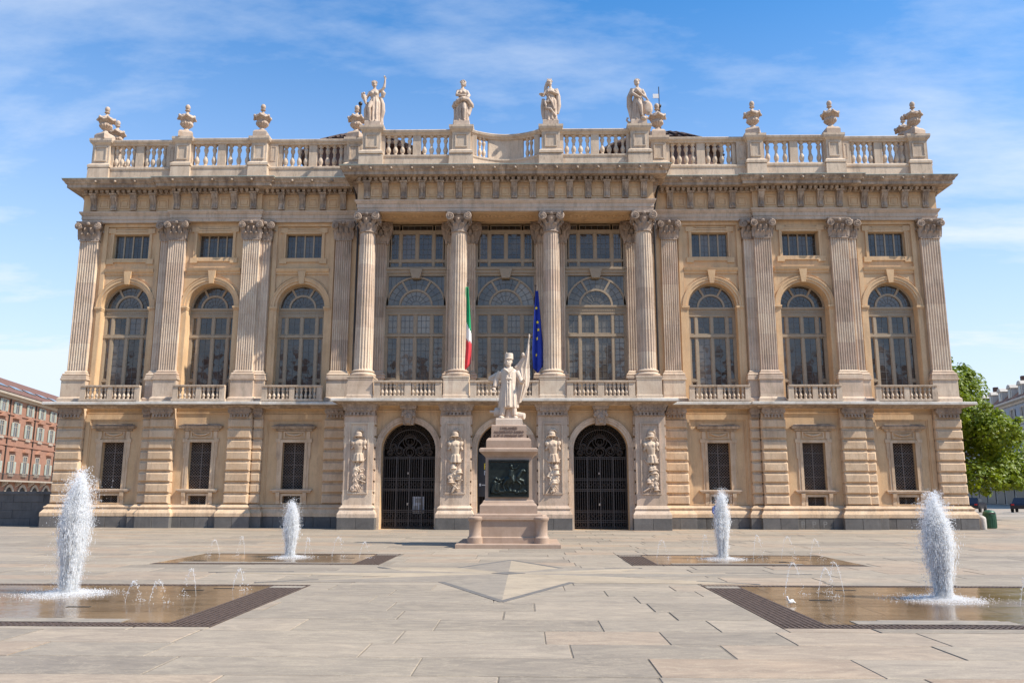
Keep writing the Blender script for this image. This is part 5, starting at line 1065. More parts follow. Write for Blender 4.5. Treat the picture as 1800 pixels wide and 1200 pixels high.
# ------------------------------------------------------------ flags on the balcony
def flag(name, lb, x, z0, z1, cols, lean):
    u = empty(name, None, (x, -1.42, 6.2), 0, label=lb, category='flag')
    MB().tube([(0, 0, 0), (lean, -.05, z1 + .25 - 6.2)], .025, 8).obj('pole', 'iron', u, 50); MB().ell((lean, -.05, z1 + .28 - 6.2), .05).obj('finial', 'iron', u)
    return u
def hang(u, x, z0, z1, cols, wid, ys=-.10, stars=False, hook=0):
    """cloth hanging in long folds from the pole head; colours run in upright strips that show one below the other"""
    n = 22; k = 30
    def P(i, j):
        a, t = i / n, j / k                                   # a: across, t: down
        wd = wid * (.18 + .82 * min(1, t * 1.25)) 
        xx = x + (a - .5) * wd * (1 - .15 * t) + hook * t * t; zz = z1 - (z1 - z0) * t * (1 - .16 * abs(a - .45)) - .12 * (1 - a) * (t > .98)
        yy = ys - .07 * math.sin(a * 9 + t * 2.2) * (.3 + t) - .03 * math.sin(a * 21 + t * 5)
        return (xx, yy, zz)
    bys = {}
    for i in range(n):
        for j in range(k):
            bys.setdefault(cols(i / n, j / k), []).append((i, j))
    for mt, cells in bys.items():
        m = MB(); 
        for i, j in cells:
            a, b, c, d = P(i, j), P(i + 1, j), P(i + 1, j + 1), P(i, j + 1)
            m.add([a, b, c, d], [(0, 1, 2, 3)])
        b_ = bmesh.new(); me = m.mesh('cloth', flip=False); b_.from_mesh(me); bmesh.ops.remove_doubles(b_, verts=b_.verts, dist=.0005); b_.to_mesh(me); b_.free(); me.shade_smooth()
        o = link({'flag_green': 'green_stripe', 'flag_white': 'white_stripe', 'flag_red': 'red_stripe', 'flag_blue': 'cloth'}[mt], me, mt, u)
        sm = o.modifiers.new('thick', 'SOLIDIFY'); sm.thickness = .008
    return P
def italy(a, t):
    q = t + (a - .5) * -.28
    return 'flag_green' if q < .36 + .1 * a else 'flag_white' if q < .64 - .05 * a else 'flag_red'
u = flag('italian_flag', 'green, white and red flag hanging beside the left inner column', -1.62, 7.4, 11.55, None, -.2)
hang(u, -.24, 7.45 - 6.2, 11.6 - 6.2, italy, .68, hook=-.06)
u = flag('blue_star_flag', 'dark blue flag with yellow stars hanging by the right inner column', 1.30, 7.35, 11.4, None, .2)
Pf = hang(u, .27, 7.4 - 6.2, 11.4 - 6.2, lambda a, t: 'flag_blue', .62, hook=.06)
for a, t in ((.35, .22), (.55, .40), (.62, .50), (.5, .60), (.4, .80)):
    x, y, z = Pf(a * 22, t * 30); pts = []
    for i in range(10): r = (.10, .042)[i % 2]; an = PI / 2 + 2 * PI * i / 10; pts.append((x + r * .8 * math.cos(an), z + r * math.sin(an)))
    MB().ext(pts, y - .035, y - .02).obj('star', 'flag_yellow', u)
# ------------------------------------------------------------ pools in the pavement with gratings and water jets
def grating(mb, pit, x0, x1, y0, y1, p=.075):
    pit.box(x0, x1, y0, y1, -.026, -.016)
    n = max(2, int((x1 - x0) / p)); k = max(2, int((y1 - y0) / p))
    for i in range(n + 1): x = x0 + (x1 - x0) * i / n; mb.box(x - .014, x + .014, y0, y1, -.012, .0005)
    for j in range(k + 1): y = y0 + (y1 - y0) * j / k; mb.box(x0, x1, y - .012, y + .012, -.013, -.0008)
PL = ['near left fountain pool with iron grating and a tall jet', 'near right fountain pool with iron grating and a white bird', 'far left fountain pool before the palace', 'far right fountain pool before the palace']
for i, (x0, x1, y0, y1) in enumerate(POOLS):
    pool = empty('fountain_pool', None, ((x0 + x1) / 2, (y0 + y1) / 2, 0), label=PL[i], category='fountain', group='fountain pools in the square')
    ox, oy = (x0 + x1) / 2, (y0 + y1) / 2; g_ = MB(); pit = MB()
    a, b, c, d = x0 - ox, x1 - ox, y0 - oy, y1 - oy; wd = .42; inner = i in (0, 2)
    grating(g_, pit, a + .02, b - .02, c + .02, c + .30); grating(g_, pit, a + .02, b - .02, d - .22, d - .02)
    if inner: grating(g_, pit, b - .62, b - .02, c + .31, d - .23)
    else: grating(g_, pit, a + .02, a + .62, c + .31, d - .23)
    g_.obj('grating', 'grate_iron', pool); pit.obj('grating_pit', 'grate_pit', pool)
    wa, wb = (a, b - .64) if inner else (a + .64, b)
    MB().box(wa, wb, c + .31, d - .23, -.028, -.004).obj('water', 'pool_water', pool)
    r_ = random.Random(i)                                     # dry slabs left standing clear of the water along the edges
    for k in range(4):
        px = r_.uniform(wa + .3, wb - 1.6); MB().box(px, px + r_.uniform(.8, 1.7), c + .32, c + r_.uniform(.5, .75), -.02, .002 + .001 * k).obj('dry_slab', 'paving_grey', pool)
    MB().box(b - .6 if inner else a + .02, b - .03 if inner else a + .6, d - .52, d - .235, -.01, .004).obj('dry_slab', 'paving_grey', pool)
    for k in range(5): px, py = r_.uniform(wa + .5, wb - .5), r_.uniform(c + .9, d - .6); MB().box(px, px + .34, py, py + .07, -.01, .0 + .0005 * k).obj('nozzle_slot', 'grate_pit', pool)
def drops(mb, pts):
    for (x, y, z), r, st in pts:
        mb.add([(x - r, y + r * .6, z), (x + r, y + r * .6, z), (x, y - r, z), (x, y, z + r * st * 1.2), (x, y, z - r * st)], [(0, 1, 3), (1, 2, 3), (2, 0, 3), (1, 0, 4), (2, 1, 4), (0, 2, 4)])
def jet(x, y, h, w, n, seed, lb, lean=0):
    """a bundle of rising strands that break into drops at uneven heights"""
    r = random.Random(seed); u = empty('water_jet', None, (x, y, 0), label=lb, category='water jet', group='tall water jets')
    def width(t): return w * (.54 + .46 * min(1, t * 1.4) ** .9)
    ST_ = []
    for _ in range(64):
        q = r.random() ** .7; ST_.append((r.uniform(0, 2 * PI), q, 1.04 - .34 * q * q - .13 * r.random(), r.uniform(.03, .075)))
    def sp(a, q, t): rr = width(t) * q * .46; return (lean * t * t + rr * math.cos(a), rr * math.sin(a), h * t)
    core = MB()                                               # the strands themselves, thin at the foot and ragged above
    for a, q, top, th in ST_:
        k = 9; pts = []; rad = []
        for i_ in range(k + 1):
            t = top * i_ / k * .97; p = sp(a + .25 * t, q, t); pts.append((p[0] + r.gauss(0, .006), p[1] + r.gauss(0, .006), p[2])); rad.append(th * w * (.32 + .75 * (i_ / k)) * (1 if i_ < k - 1 else .55 if i_ < k else .12) * r.uniform(.7, 1.25))
        core.tube(pts, rad, 6)
    core.obj('water_strands', 'water_core', u, 80, flip=False)
    P = []
    for _ in range(n):
        a, q, top, th = r.choice(ST_); t = top * r.random() ** .72 + r.gauss(0, .012)
        if t < 0: continue
        spread = .012 + .035 * t + (.05 * r.random() ** 3 if t > .3 else 0)
        px, py, pz = sp(a + .25 * t, q, min(t, 1.08)); s_ = r.uniform(.0025, .0062) * (1 + .7 * r.random() ** 5)
        P.append(((px + r.gauss(0, spread), py + r.gauss(0, spread), pz + r.gauss(0, .015)), s_, r.choice((1, 1.3, 2)) if t > .55 else r.choice((2, 4, 7))))
    m = MB(); drops(m, P); m.obj('drops', 'water_drops', u, flip=False, kind='stuff')
    P = []
    for _ in range(int(n * .09)):                             # loose drops falling back round the jet
        t = r.random() ** .9; a = r.uniform(0, 2 * PI); rr = width(min(1, t + .25)) * (.42 + abs(r.gauss(0, .22))); P.append(((lean * t + rr * math.cos(a) - .05 * (1 - t), rr * math.sin(a), h * t * .92), r.uniform(.0018, .0045), r.choice((1, 1.5, 3))))
    for _ in range(int(n * .14)):                             # splash on the pool
        a = r.uniform(0, 2 * PI); rr = abs(r.gauss(0, 1)) * w * .85; P.append(((rr * math.cos(a), rr * math.sin(a) * .8, abs(r.gauss(0, .03)) * math.exp(-rr / w * .5) + .002), r.uniform(.003, .010), .6))
    m = MB(); drops(m, P); m.obj('spray', 'water_drops', u, flip=False, kind='stuff')
    for f_, al in ((.62, .86), (.95, .93), (1.25, .8)):       # veils of fine mist
        v_ = MB(); v_.loft([[(lean * (j / 23 * al) ** 2 + width(j / 23 * al) * .5 * f_ * (1 if j < 18 else (1 - (j - 17) / 8)) * (1 + .14 * math.sin(5 * k + j * .9 + seed) + .14 * r.uniform(-1, 1)) * math.cos(2 * PI * k / 26), width(j / 23 * al) * .5 * f_ * (1 if j < 18 else (1 - (j - 17) / 8)) * (1 + .14 * r.uniform(-1, 1)) * math.sin(2 * PI * k / 26), h * j / 23 * al) for k in range(26)] for j in range(24)]); v_.obj('spray_veil', 'water_mist', u, 80)
    m = MB(); m.lathe([(w * 1.5, .0), (w * .9, .02), (w * .45, .07), (w * .28, .16), (.02, .2)], 30, (0, 0, .001)); m.obj('foam', 'water_mist', u, 80)
jet(-6.42, -26.9, 2.0, .44, 40000, 1, 'tall white water jet at the left edge, in the near left pool', .05)
jet(7.58, -27.2, 1.63, .41, 36000, 2, 'tall white water jet in the near right pool', -.02)
jet(-5.06, -18.9, 1.50, .34, 17000, 3, 'slim water jet in the far left pool')
jet(6.06, -19.0, 1.78, .36, 17000, 4, 'slim water jet in the far right pool', .03)
def arc_jet(x, y, dx, h, seed, lb):
    r = random.Random(seed); u = empty('small_water_arc', None, (x, y, 0), label=lb, category='water jet', group='low water arcs round the jets'); P = []
    for i in range(70):
        t = r.random() ** .8; P.append(((dx * t + r.gauss(0, .012 + .02 * t), r.gauss(0, .015), max(.005, h * 4 * t * (1 - t)) + r.gauss(0, .012)), r.uniform(.003, .008), r.choice((1, 1.6))))
    for i in range(16): P.append(((dx + r.gauss(0, .05), r.gauss(0, .05), abs(r.gauss(0, .03)) + .004), r.uniform(.004, .009), 1))
    m = MB(); m.tube([(dx * t / 10, 0, max(.004, h * .4 * t * (1 - t / 10))) for t in range(0, 9)], [.004] * 9, 4); m.obj('thread', 'water_core', u)
    m = MB(); drops(m, P); m.obj('drops', 'water_drops', u, flip=False, kind='stuff')
for k, (x, y, dx, h) in enumerate([(-5.0, -27.9, .22, .30), (-4.55, -28.1, .26, .33), (-4.2, -27.2, -.2, .42), (-3.9, -26.4, .2, .35), (-7.5, -27.6, -.25, .3)]): arc_jet(x, y, dx, h, 20 + k, ('first low water arc right of the near left jet', 'second low water arc right of the near left jet', 'third low water arc right of the near left jet', 'farthest low water arc right of the near left jet', 'low water arc left of the near left jet')[k])
for k, (x, y, dx, h) in enumerate([(5.3, -26.6, .3, .5), (5.7, -27.0, .28, .45), (6.3, -26.5, -.25, .5), (8.3, -28.0, .35, .45), (8.6, -28.6, .25, .32)]): arc_jet(x, y, dx, h, 40 + k, ('farthest low water arc left of the near right jet', 'middle low water arc left of the near right jet', 'low water arc just left of the near right jet', 'low water arc just right of the near right jet', 'low water arc at the right picture edge')[k])
for k, (x, y, dx, h) in enumerate([(-7.0, -18.6, -.3, .42), (-6.3, -18.7, -.2, .5), (-4.6, -19.2, .15, .5), (-4.0, -18.8, .3, .5), (-3.2, -19.2, .25, .4)]): arc_jet(x, y, dx, h, 60 + k, ('farther low water arc left of the far left jet', 'low water arc just left of the far left jet', 'first low water arc right of the far left jet', 'second low water arc right of the far left jet', 'third low water arc right of the far left jet')[k])
for k, (x, y, dx, h) in enumerate([(4.4, -18.8, .3, .45), (5.5, -19.1, .2, .6), (6.8, -19.1, .25, .6), (7.6, -18.8, .35, .55), (8.2, -19.2, .3, .5)]): arc_jet(x, y, dx, h, 80 + k, ('farther low water arc left of the far right jet', 'low water arc just left of the far right jet', 'first low water arc right of the far right jet', 'second low water arc right of the far right jet', 'third low water arc right of the far right jet')[k])
# white bird at the edge of the pool
u = empty('white_bird', None, (4.98, -27.9, 0), -1.2, label='small white bird standing at the edge of the near right pool', category='bird'); u.scale = (.72, .72, .72)
m = MB(); m.ell((0, .02, .065), (.035, .075, .04), rot=('X', .35)); m.tube([(0, -.04, .08), (0, -.06, .12), (0, -.065, .145)], [.026, .02, .018], 8); m.ell((0, -.07, .155), (.02, .026, .02)); m.tube([(0, .07, .06), (0, .13, .035)], [.025, .012], 6)
remesh(m, 'body', 'feather_white', u, .006, 1); MB().tube([(0, -.09, .155), (0, -.125, .148)], [.008, .002], 6).obj('beak', 'beak_orange', u)
for q in (-1, 1): MB().tube([(q * .015, .01, .04), (q * .015, 0, 0)], .004, 5).obj('leg', 'beak_orange', u)
# ------------------------------------------------------------ notices at the gates
p = empty('poster', None, (-4.12, -.70, .72), 0, label='grey notice sheet hung on the left iron gate', category='poster')
MB().box(-.28, .28, 0, .015, 0, .78).obj('sheet', 'paper', p)
f = MB(); f.box(-.22, -.02, -.004, .001, .08, .36); f.box(.04, .12, -.004, .001, .1, .4); f.box(.15, .22, -.004, .001, .1, .4); f.box(-.15, .15, -.004, .001, .5, .7); f.obj('print', 'grey_shutter', p)
p = empty('banner', None, (-1.0, -.90, 1.5), 0, label='dark banner with yellow letter hanging in the middle arch beside monument', category='banner')
MB().box(-.26, .26, 0, .02, 0, 2.0).obj('cloth', 'banner_dark', p); text('P', .42, (.10, -.003, 1.28), 'yellow_print', 'letter', p, .002); text('M', .3, (.12, -.003, 1.02), 'white_print', 'letter', p, .002); MB().box(-.2, -.12, -.005, .0, .5, .62).obj('crest', 'white_print', p); MB().box(-.08, .2, -.005, 0, .53, .57).obj('line', 'white_print', p)
for k in range(3): text('P', .42, (14.15 + .52 * k, -.572, .10), 'chalk', 'chalk_mark', pal, .001)
# ------------------------------------------------------------ parapet at the left
pw = empty('parapet_wall', None, (-24, .9, 0), label='low dark stone parapet running left from the palace corner', category='wall')
for k in range(9):
    for j in range(4): MB().cbox(-1.55 * k - 1.54 + (.6 if j % 2 else 0), -1.55 * k + (.6 if j % 2 else 0), .4 + random.uniform(-.012, .012), .9, .40 * j - .02, .40 * j + .385, .015).obj('stone_block', 'parapet_stone', pw)
MB().box(-14.2, 1.2, .42, .88, 0, 1.56).obj('core', 'parapet_stone', pw); MB().box(-14.2, 1.2, .34, .96, 1.57, 1.72).obj('coping', 'parapet_stone', pw)
# ------------------------------------------------------------ brick palace behind at the left
class Face:                                                  # a facade with its own axes: along, outwards, up
    def __init__(s, root): s.root = root
def fbox(mb, x0, x1, z0, z1, y0, y1): mb.box(x0, x1, y0, y1, z0, z1)
lb = empty('brick_palace', None, (-84.6, 90.9, 0), math.atan2(.979, -.203), label='long red brick palace with shuttered windows behind at the left', category='building')
# local x runs away along the front, local -y looks out over the square
w_ = MB(); w_.box(-40, 60, 0, 14, 0, 17.6); w_.obj('wall', 'brick', lb)
MB().sweep([(-40, 0), (60, 0)], [(-.1, 17.2), (.3, 17.2), (.5, 17.5), (1.0, 17.6), (1.0, 18.0), (-.1, 18.05)]).obj('eaves', 'far_trim', lb)
rf = MB().extx([(-1.1, 18.05), (7, 22.4), (15, 18.05)], -40.5, 60.5).obj('roof', 'roof_tile', lb)
for k in range(9): q = MB(); x = -10 + k * 6.3; q.add([(x, 1.2, 19.45), (x + 3.6, 1.2, 19.45), (x + 3.6, 2.5, 20.15), (x, 2.5, 20.15)], [(0, 1, 2, 3)]); q.add([(x, 1.2, 19.1), (x + 3.6, 1.2, 19.1), (x + 3.6, 2.5, 19.9), (x, 2.5, 19.9)], [(0, 1, 2, 3)]); q = MB().loft([[(x, 1.2, 19.2), (x + 3.6, 1.2, 19.2), (x + 3.6, 2.4, 19.85), (x, 2.4, 19.85)], [(x, 1.15, 19.45), (x + 3.6, 1.15, 19.45), (x + 3.6, 2.35, 20.05), (x, 2.35, 20.05)]]); q.obj('skylight', 'far_glass', rf)
for z, h in ((14.6, .3), (10.75, .3), (9.5, .25)): MB().box(-40, 60, -.18, .02, z, z + h).obj('string_course', 'brick', lb)
MB().box(-40, 60, -1.3, .02, 3.55, 3.8).obj('balcony', 'far_trim', lb)
m = MB(); m.box(-40, 60, -1.25, -1.18, 4.75, 4.85)
for k in range(260): m.box(-40 + .385 * k, -39.95 + .385 * k, -1.24, -1.19, 3.8, 4.75)
m.obj('balcony_railing', 'iron', lb, kind='stuff')
for k in range(-4, 10):
    x = 1.9 + 5.72 * k
    for z0, z1, hw, ped in ((15.0, 16.9, .75, 0), (11.1, 13.4, .8, 1), (5.0, 7.9, .8, 1)):
        wn = empty('window', lb); MB().box(x - hw, x + hw, -.05, .02, z0, z1).obj('pane', 'far_glass', wn)
        f = MB(); f.frame(x - hw - .15, x + hw + .15, z0 - .15, z1 + .15, .15, -.14, .02); f.box(x - .05, x + .05, -.1, .02, z0, z1); f.box(x - hw, x + hw, -.1, .02, z0 + (z1 - z0) * .68, z0 + (z1 - z0) * .68 + .08); f.obj('frame', 'far_trim', wn)
        for q in (-1, 1):
            sh = MB(); a = x + q * (hw + .16); sh.box(a, a + q * .72, -.18, -.1, z0, z1 if z1 < 7 or z1 > 8 else 6.9)
            for j in range(int((z1 - z0) / .22)): sh.box(a + q * .06, a + q * .66, -.21, -.17, z0 + .06 + .22 * j, z0 + .2 + .22 * j) if z0 + .2 + .22 * j < (6.9 if 7 < z1 < 8 else 99) else None
            sh.obj('shutter', 'shutter', wn)
        if ped:
            t_ = [(x - 1.35, z1 + .7), (x + 1.35, z1 + .7), (x, z1 + 1.45)] if (k + (z0 > 9)) % 2 else [(x - 1.35, z1 + .7), (x + 1.35, z1 + .7)] + [(x + 1.35 * math.cos(a), z1 + .7 + .75 * math.sin(a)) for a in (.3, .8, 1.3, 1.85, 2.35, 2.85)]
            MB().ext(t_, -.5, .02).obj('pediment', 'brick', wn)
            MB().box(x - 1.0, x + 1.0, -.25, .02, z0 - .55, z0 - .18).obj('sill', 'far_trim', wn)
for k in range(-4, 10):                                       # arcade below the balcony
    x = 1.9 + 5.72 * k; ar = MB(); ar.arc(x, 1.0, 1.7, 2.2, 0, PI, 14, -.2, .03); ar.obj('arch', 'far_trim', lb); MB().ext([(x - 1.7, 0), (x + 1.7, 0)] + [(x + 1.7 * math.cos(PI * j / 12), 1.0 + 1.7 * math.sin(PI * j / 12)) for j in range(13)], -.04, .01).obj('arch_opening', 'dark_room', lb)
    MB().extx([(0, 2.7), (-.9, 3.3), (-.9, 3.55), (0, 3.55)], x - 2.95, x - 2.65).obj('balcony_bracket', 'pale_stone', lb)
for k in range(-2, 5): MB().tube([(x0, -.1, z) for x0, z in ((4.6 + 11.44 * k, 17.3), (4.6 + 11.44 * k, 3.8))], .12, 6).obj('drainpipe', 'pipe_metal', lb)
# ------------------------------------------------------------ grey blue house behind at the right
rbld = empty('blue_grey_house', None, (89.4, 115.5, 0), math.atan2(-.9705, -.241), label='grey blue town house with dormers behind the tree at the right', category='building')
MB().box(-45, 55, 0, 14, 0, 17.5).obj('wall', 'blue_stucco', rbld); MB().box(-45, 55, -.12, .02, 0, 5.2).obj('ground_storey', 'pale_stone', rbld)
MB().sweep([(-45, 0), (55, 0)], [(-.1, 17.2), (.3, 17.2), (.4, 17.5), (1.0, 17.7), (1.0, 18.0), (-.1, 18.05)]).obj('eaves', 'pale_stone', rbld)
rf = MB().extx([(-.8, 18.05), (2.2, 20.8), (8, 21.6), (14, 18.05)], -45, 55).obj('roof', 'roof_tile', rbld)
for z in (14.0, 9.3, 5.2): MB().box(-45, 55, -.25, .02, z - .3, z).obj('string_course', 'pale_stone', rbld)
for k in range(-6, 10):
    x = 3.9 + 5.6 * k
    for z0, z1, ped in ((14.35, 16.5, 0), (10.2, 12.4, 1), (5.9, 8.2, 1)):
        wn = empty('window', rbld); MB().box(x - .65, x + .65, -.05, .02, z0, z1).obj('pane', 'far_glass', wn); f = MB(); f.frame(x - .85, x + .85, z0 - .2, z1 + .2, .2, -.14, .02); f.box(x - .05, x + .05, -.1, .02, z0, z1); f.obj('frame', 'pale_stone', wn)
        for q in (-1, 1): MB().box(x + q * .86, x + q * 1.5, -.17, -.08, z0, z1).obj('shutter', 'grey_shutter', wn)
        if ped: MB().ext([(x - 1.2, z1 + .35), (x + 1.2, z1 + .35), (x, z1 + 1.15)] if k % 2 else [(x - 1.2, z1 + .35), (x + 1.2, z1 + .35)] + [(x + 1.2 * math.cos(a), z1 + .35 + .75 * math.sin(a)) for a in (.4, 1.0, 1.57, 2.1, 2.7)], -.4, .02).obj('pediment', 'pale_stone', wn)
    dm = MB(); dm.box(x - 1.0, x + 1.0, -.2, 2.4, 18.2, 20.3); dm.ext([(x - 1.2, 20.3), (x + 1.2, 20.3), (x + .7, 20.85), (x, 21.0), (x - .7, 20.85)], -.4, 2.6); dm.obj('dormer', 'pale_stone', rf); MB().box(x - .5, x + .5, -.26, -.18, 18.7, 20.1).obj('dormer_window', 'far_glass', rf)
    MB().box(x - 2.3, x + 2.3, -.25, .0, .1, 3.4).obj('shop_window', 'shop_dark', rbld); MB().extx([(0, 3.6), (-1.6, 3.2), (-1.6, 2.9), (0, 3.2)], x - 2.5, x + 2.5).obj('awning', 'shop_dark', rbld)
    if k % 3 == 0: MB().box(x + 2, x + 2.9, 2.8, 3.6, 20.5, 22.9).obj('chimney', 'tower_brick', rf)
MB().tube([(14, 2, 20.6), (14, 2, 24.6)], .04, 5).tube([(13.2, 2, 23.6), (14.8, 2, 23.6)], .03, 4).obj('aerial', 'iron', rf); MB().tube([(3.4, -.15, 17), (3.4, -.15, 5)], .12, 6).obj('drainpipe', 'pipe_metal', rbld)
# ------------------------------------------------------------ tree beside the right corner
tr = empty('leafy_tree', None, (29.3, 18.5, 0), label='bright green broadleaf tree beside the right corner of the palace', category='tree')
rt = random.Random(12); trunk = MB(); trunk.tube([(0, 0, -.1), (.1, 0, 1.5), (0, .1, 3.0), (.15, 0, 5)], [.34, .27, .24, .17], 10); blobs = []
for k in range(34):
    a = rt.uniform(0, 2 * PI); e_ = rt.uniform(-.55, 1.3); q = rt.uniform(.55, 1)
    p = Vector((4.9 * q * math.cos(a) * math.cos(e_), 4.6 * q * math.sin(a) * math.cos(e_), 5.8 + 4.6 * q * math.sin(e_)))
    blobs.append((p, rt.uniform(1.0, 1.7))); st = Vector((.05, 0, rt.uniform(2.2, 4.8))); mid = st.lerp(p, .5) + Vector((0, 0, .5)); trunk.tube([tuple(st), tuple(mid), tuple(p)], [.1, .06, .02], 6)
for p, q in (((.0, -1, 11.3), .9), ((-.6, -1, 12.0), .7), ((-1.2, -1, 10.6), 1.0), ((1.0, -1, 9.9), 1.1), ((4.0, -1.5, 6.2), 1.3), ((5.2, -1, 4.4), 1.4), ((4.5, -2, 3.2), 1.3), ((1.5, -3.5, 2.8), 1.2), ((-1, -3.5, 3.0), 1.3), ((3.2, -3, 3.0), 1.2)):
    blobs.append((Vector(p), q)); trunk.tube([(0, 0, 4), tuple(Vector(p) * .5 + Vector((0, 0, 2.3))), p], [.09, .05, .02], 6)
for p, q in list(blobs):                                     # loose sprays that break the outline
    for _ in range(3):
        v = (p - Vector((0, 0, 5.5))).normalized() + Vector((rt.uniform(-.8, .8), rt.uniform(-.8, .8), rt.uniform(-.5, .9))); e2 = p + v.normalized() * q * rt.uniform(.9, 1.25)
        blobs.append((e2, rt.uniform(.28, .5))); trunk.tube([tuple(p), tuple(e2)], [.03, .012], 5)
trunk.obj('trunk', 'bark', tr, 60); cr = MB()
for p, rad in blobs:
    for _ in range(int(380 * rad * rad)):
        v = Vector((rt.gauss(0, 1), rt.gauss(0, 1), rt.gauss(0, 1))).normalized(); d = p + v * rad * rt.uniform(.45, 1.05) ** .7
        n = (v + Vector((rt.uniform(-.8, .8), rt.uniform(-.8, .8), rt.uniform(-.2, 1.0)))).normalized(); s_ = rt.uniform(.09, .17)
        a = n.orthogonal().normalized(); a = Matrix.Rotation(rt.uniform(0, 6.28), 3, n) @ a; b = n.cross(a)
        cr.add([tuple(d + a * s_ * 1.2), tuple(d + b * s_ * .7 + n * .03), tuple(d - a * s_), tuple(d - b * s_ * .7 + n * .03)], [(0, 1, 2, 3)])
cr.obj('crown', 'leaf', tr, flip=False)
# ------------------------------------------------------------ street things at the right edge
u = empty('litter_bin', None, (24.16, 1.7, 0), label='green ribbed litter bin with domed lid by the right palace corner', category='bin')
bn = MB(); bn.lathe([(.27, 0), (.29, .03), (.29, .62), (.31, .64), (.31, .68), (.28, .70)], 24); [bn.box(.289 * math.cos(a) - .012, .289 * math.cos(a) + .012, .289 * math.sin(a) - .012, .289 * math.sin(a) + .012, .05, .6) for a in [2 * PI * k / 20 for k in range(20)]]; bn.obj('body', 'bin_green', u, 40)
MB().lathe([(.30, .70), (.29, .76), (.24, .83), (.15, .88), (.03, .90)], 24).obj('lid', 'bin_green', u, 50); MB().box(-.14, .14, -.3, -.25, .71, .78).obj('slot', 'iron', u)
u = empty('stone_bollard', None, (23.05, .3, 0), label='short pale stone bollard against the right end of the plinth', category='bollard'); MB().lathe([(.16, 0), (.16, .5), (.13, .58), (.05, .63)], 16).obj('post', 'pale_stone', u, 40)
def car(x, y, rz, lb):
    u = empty('parked_car', None, (x, y, 0), rz, label=lb, category='car', group='cars parked beyond the tree')
    b = MB(); b.loft([[(px, sy * yy, pz) for px, pz in ((-2.0, .35), (-2.05, .7), (-1.9, .88), (-.9, .92), (.75, .95), (1.75, .85), (2.0, .65), (2.0, .35))] for sy, yy in ((-1, .82), (1, .82))]); b.loft([[(-1.7, q * .72, .86), (1.2, q * .72, .9)] + [(.55, q * .6, 1.38), (-1.05, q * .6, 1.40)] for q in (-1, 1)]); b.obj('body', 'car_paint', u, 30)
    for q in (-1, 1): MB().extx([(0, 0), (0, 0), (0, 0)], 0, 0); g_ = MB(); g_.add([(-1.35, q * .735, .95), (.95, q * .735, .97), (.48, q * .64, 1.32), (-.98, q * .64, 1.33)], [(0, 1, 2, 3)]); g_.add([(-1.35, q * .70, .95), (.95, q * .70, .97), (.48, q * .61, 1.32), (-.98, q * .61, 1.33)], [(0, 1, 2, 3)]); g_.obj('side_window', 'far_glass', u, flip=False)
    MB().loft([[(1.16, -.6, .93), (1.16, .6, .93), (1.19, .6, .94), (1.19, -.6, .94)], [(.6, -.52, 1.33), (.6, .52, 1.33), (.63, .52, 1.34), (.63, -.52, 1.34)]]).obj('windscreen', 'far_glass', u)
    for px in (-1.25, 1.25):
        for q in (-1, 1):
            wh = empty('wheel', u, (px, q * .78, .31)); t_ = MB().lathe([(.2, -.1), (.31, -.1), (.31, .1), (.2, .1)], 18); o = t_.obj('tyre', 'tyre', wh, 40); o.rotation_euler.x = PI / 2; o = MB().lathe([(.2, -.08), (.2, .08)], 12).obj('rim', 'chrome', wh); o.rotation_euler.x = PI / 2
    for q in (-1, 1): MB().box(1.97, 2.03, q * .5 - .14, q * .5 + .14, .6, .72).obj('headlight', 'chrome', u); MB().box(-2.08, -2.0, q * .6 - .12, q * .6 + .12, .68, .82).obj('tail_light', 'red_lamp', u)
car(49.5, 42, .9, 'dark blue parked car under the tree at the right edge'); car(45.2, 43, .9, 'dark parked car just right of the litter bin, farther back')
MB().box(30, 120, 34, 34.3, -.02, .12).obj('kerb', 'pale_stone', kind='structure')
u = empty('traffic_light', None, (40.3, 24, 0), label='slim traffic signal post under the tree at right edge', category='traffic light'); MB().tube([(0, 0, 0), (0, 0, 3.0)], .05, 8).obj('post', 'iron', u); MB().box(-.12, .12, -.2, .0, 2.0, 2.7).obj('head', 'shop_dark', u)
for k in range(3): MB().lathe([(.07, 0), (.07, .02)], 12).obj('lens', 'red_lamp' if k == 2 else 'shop_dark', u, None, (0, -.2, 2.12 + .22 * k)).rotation_euler.x = PI / 2
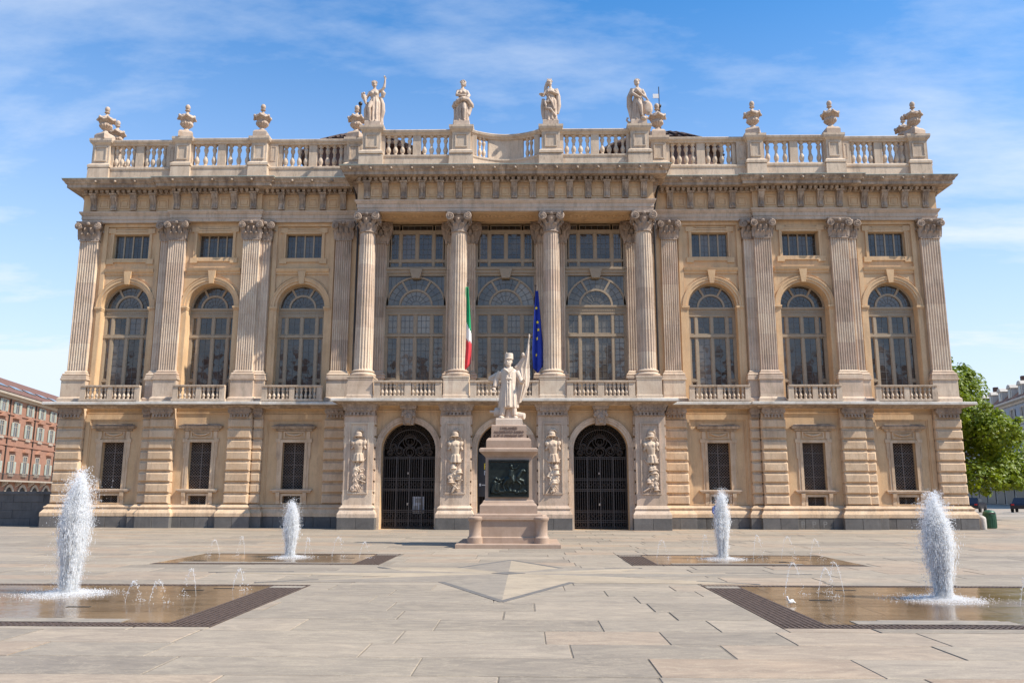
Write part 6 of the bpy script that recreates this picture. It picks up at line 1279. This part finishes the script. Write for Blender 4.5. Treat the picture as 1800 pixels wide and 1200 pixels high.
# ------------------------------------------------------------ people
def person(x, y, z, rz, top, leg, seated, lb):
    u = empty('person', None, (x, y, z), rz, label=lb, category='person'); m = MB(); h = .45 if seated else .86
    if seated:
        for q in (-1, 1): m.tube([(q * .1, 0, h + .05), (q * .13, -.42, h + .04), (q * .13, -.44, .08)], [.09, .075, .05], 8); m.ell((q * .13, -.5, .05), (.05, .12, .05))
    else:
        for q in (-1, 1): m.tube([(q * .09, 0, h), (q * .1, -.02, .48), (q * .1, .02, .08)], [.09, .07, .05], 8); m.ell((q * .1, -.06, .05), (.05, .13, .05))
    m.loft([[(rx * math.cos(2 * PI * k / 14), ry * math.sin(2 * PI * k / 14), h + zz) for k in range(14)] for zz, rx, ry in ((-.06, .15, .11), (.05, .17, .12), (.25, .15, .11), (.45, .19, .12), (.54, .16, .1), (.58, .06, .06))])
    for q in (-1, 1): m.tube([(q * .19, 0, h + .5), (q * .24, -.03, h + .24), (q * .17, -.24, h + .1)], [.055, .045, .035], 7); hand(m, (q * .17, -.24, h + .1), (-q * .3, -.9, -.2), .9)
    m.tube([(0, 0, h + .54), (0, -.01, h + .66)], .05, 7); head(m, 0, -.01, h + .76, 0, False, .74)
    o = remesh(m, 'body', 'skin', u, .016, 1); me = o.data
    for mm in (top, leg, 'hair'): me.materials.append(MT[mm])
    for p_ in me.polygons:
        c = p_.center
        if c.z < h + .02 and c.z > .09: p_.material_index = 2
        elif c.z <= .09: p_.material_index = 3
        elif c.z < h + .57 and not (c.y < -.2 and c.z < h + .2): p_.material_index = 1
        elif c.z > h + .80 or (c.z > h + .7 and c.y > .03): p_.material_index = 3
    return u
person(10.12, -.58, .10, .2, 'cloth_blue', 'cloth_dark', True, 'person in blue sitting on the plinth ledge behind the far right jet')
person(25.3, 6.5, 0, 1.2, 'cloth_dark', 'cloth_dark', False, 'dark-haired person in dark clothes standing behind the litter bin')
# roof flagpoles
for x, lb2, fl in ((-9.85, 'thin flagpole on the roof beside the left urn of the portico', 0), (9.75, 'thin flagpole with small pennant on the roof right of the portico', 1)):
    u = empty('roof_flagpole', None, (x, 9.5, 17.9), label=lb2, category='flagpole', group='roof flagpoles'); MB().tube([(0, 0, 0), (0, 0, 8.5 if fl else 8.8)], [.10, .08], 8).obj('pole', 'pipe_metal', u); MB().ell((0, 0, 8.65 if fl else 8.95), .14).obj('ball', 'pipe_metal', u)
    if fl: MB().tube([(0, 0, 8.7), (0, 0, 10.0)], .03, 5).obj('spike', 'pipe_metal', u); MB().box(-.40, -.02, -.02, .02, 9.2, 9.5).obj('pennant', 'flag_white', u)
# ------------------------------------------------------------ long brick palace facing across the square; only the windows mirror it
ob = empty('facing_palace', None, (0, -112, 0), label='red brown building mirrored in the tall palace windows', category='building')
MB().box(-90, 90, -14, 0, 0, 21).obj('wall', 'brick', ob); MB().extx([(1, 21), (-7, 26), (-15, 21)], -91, 91).obj('roof', 'roof_tile', ob)
for k in range(-14, 15):
    for z in (2, 7.5, 13): MB().box(k * 6 - 1, k * 6 + 1, 0, .12, z, z + 3).obj('window', 'far_glass', ob)
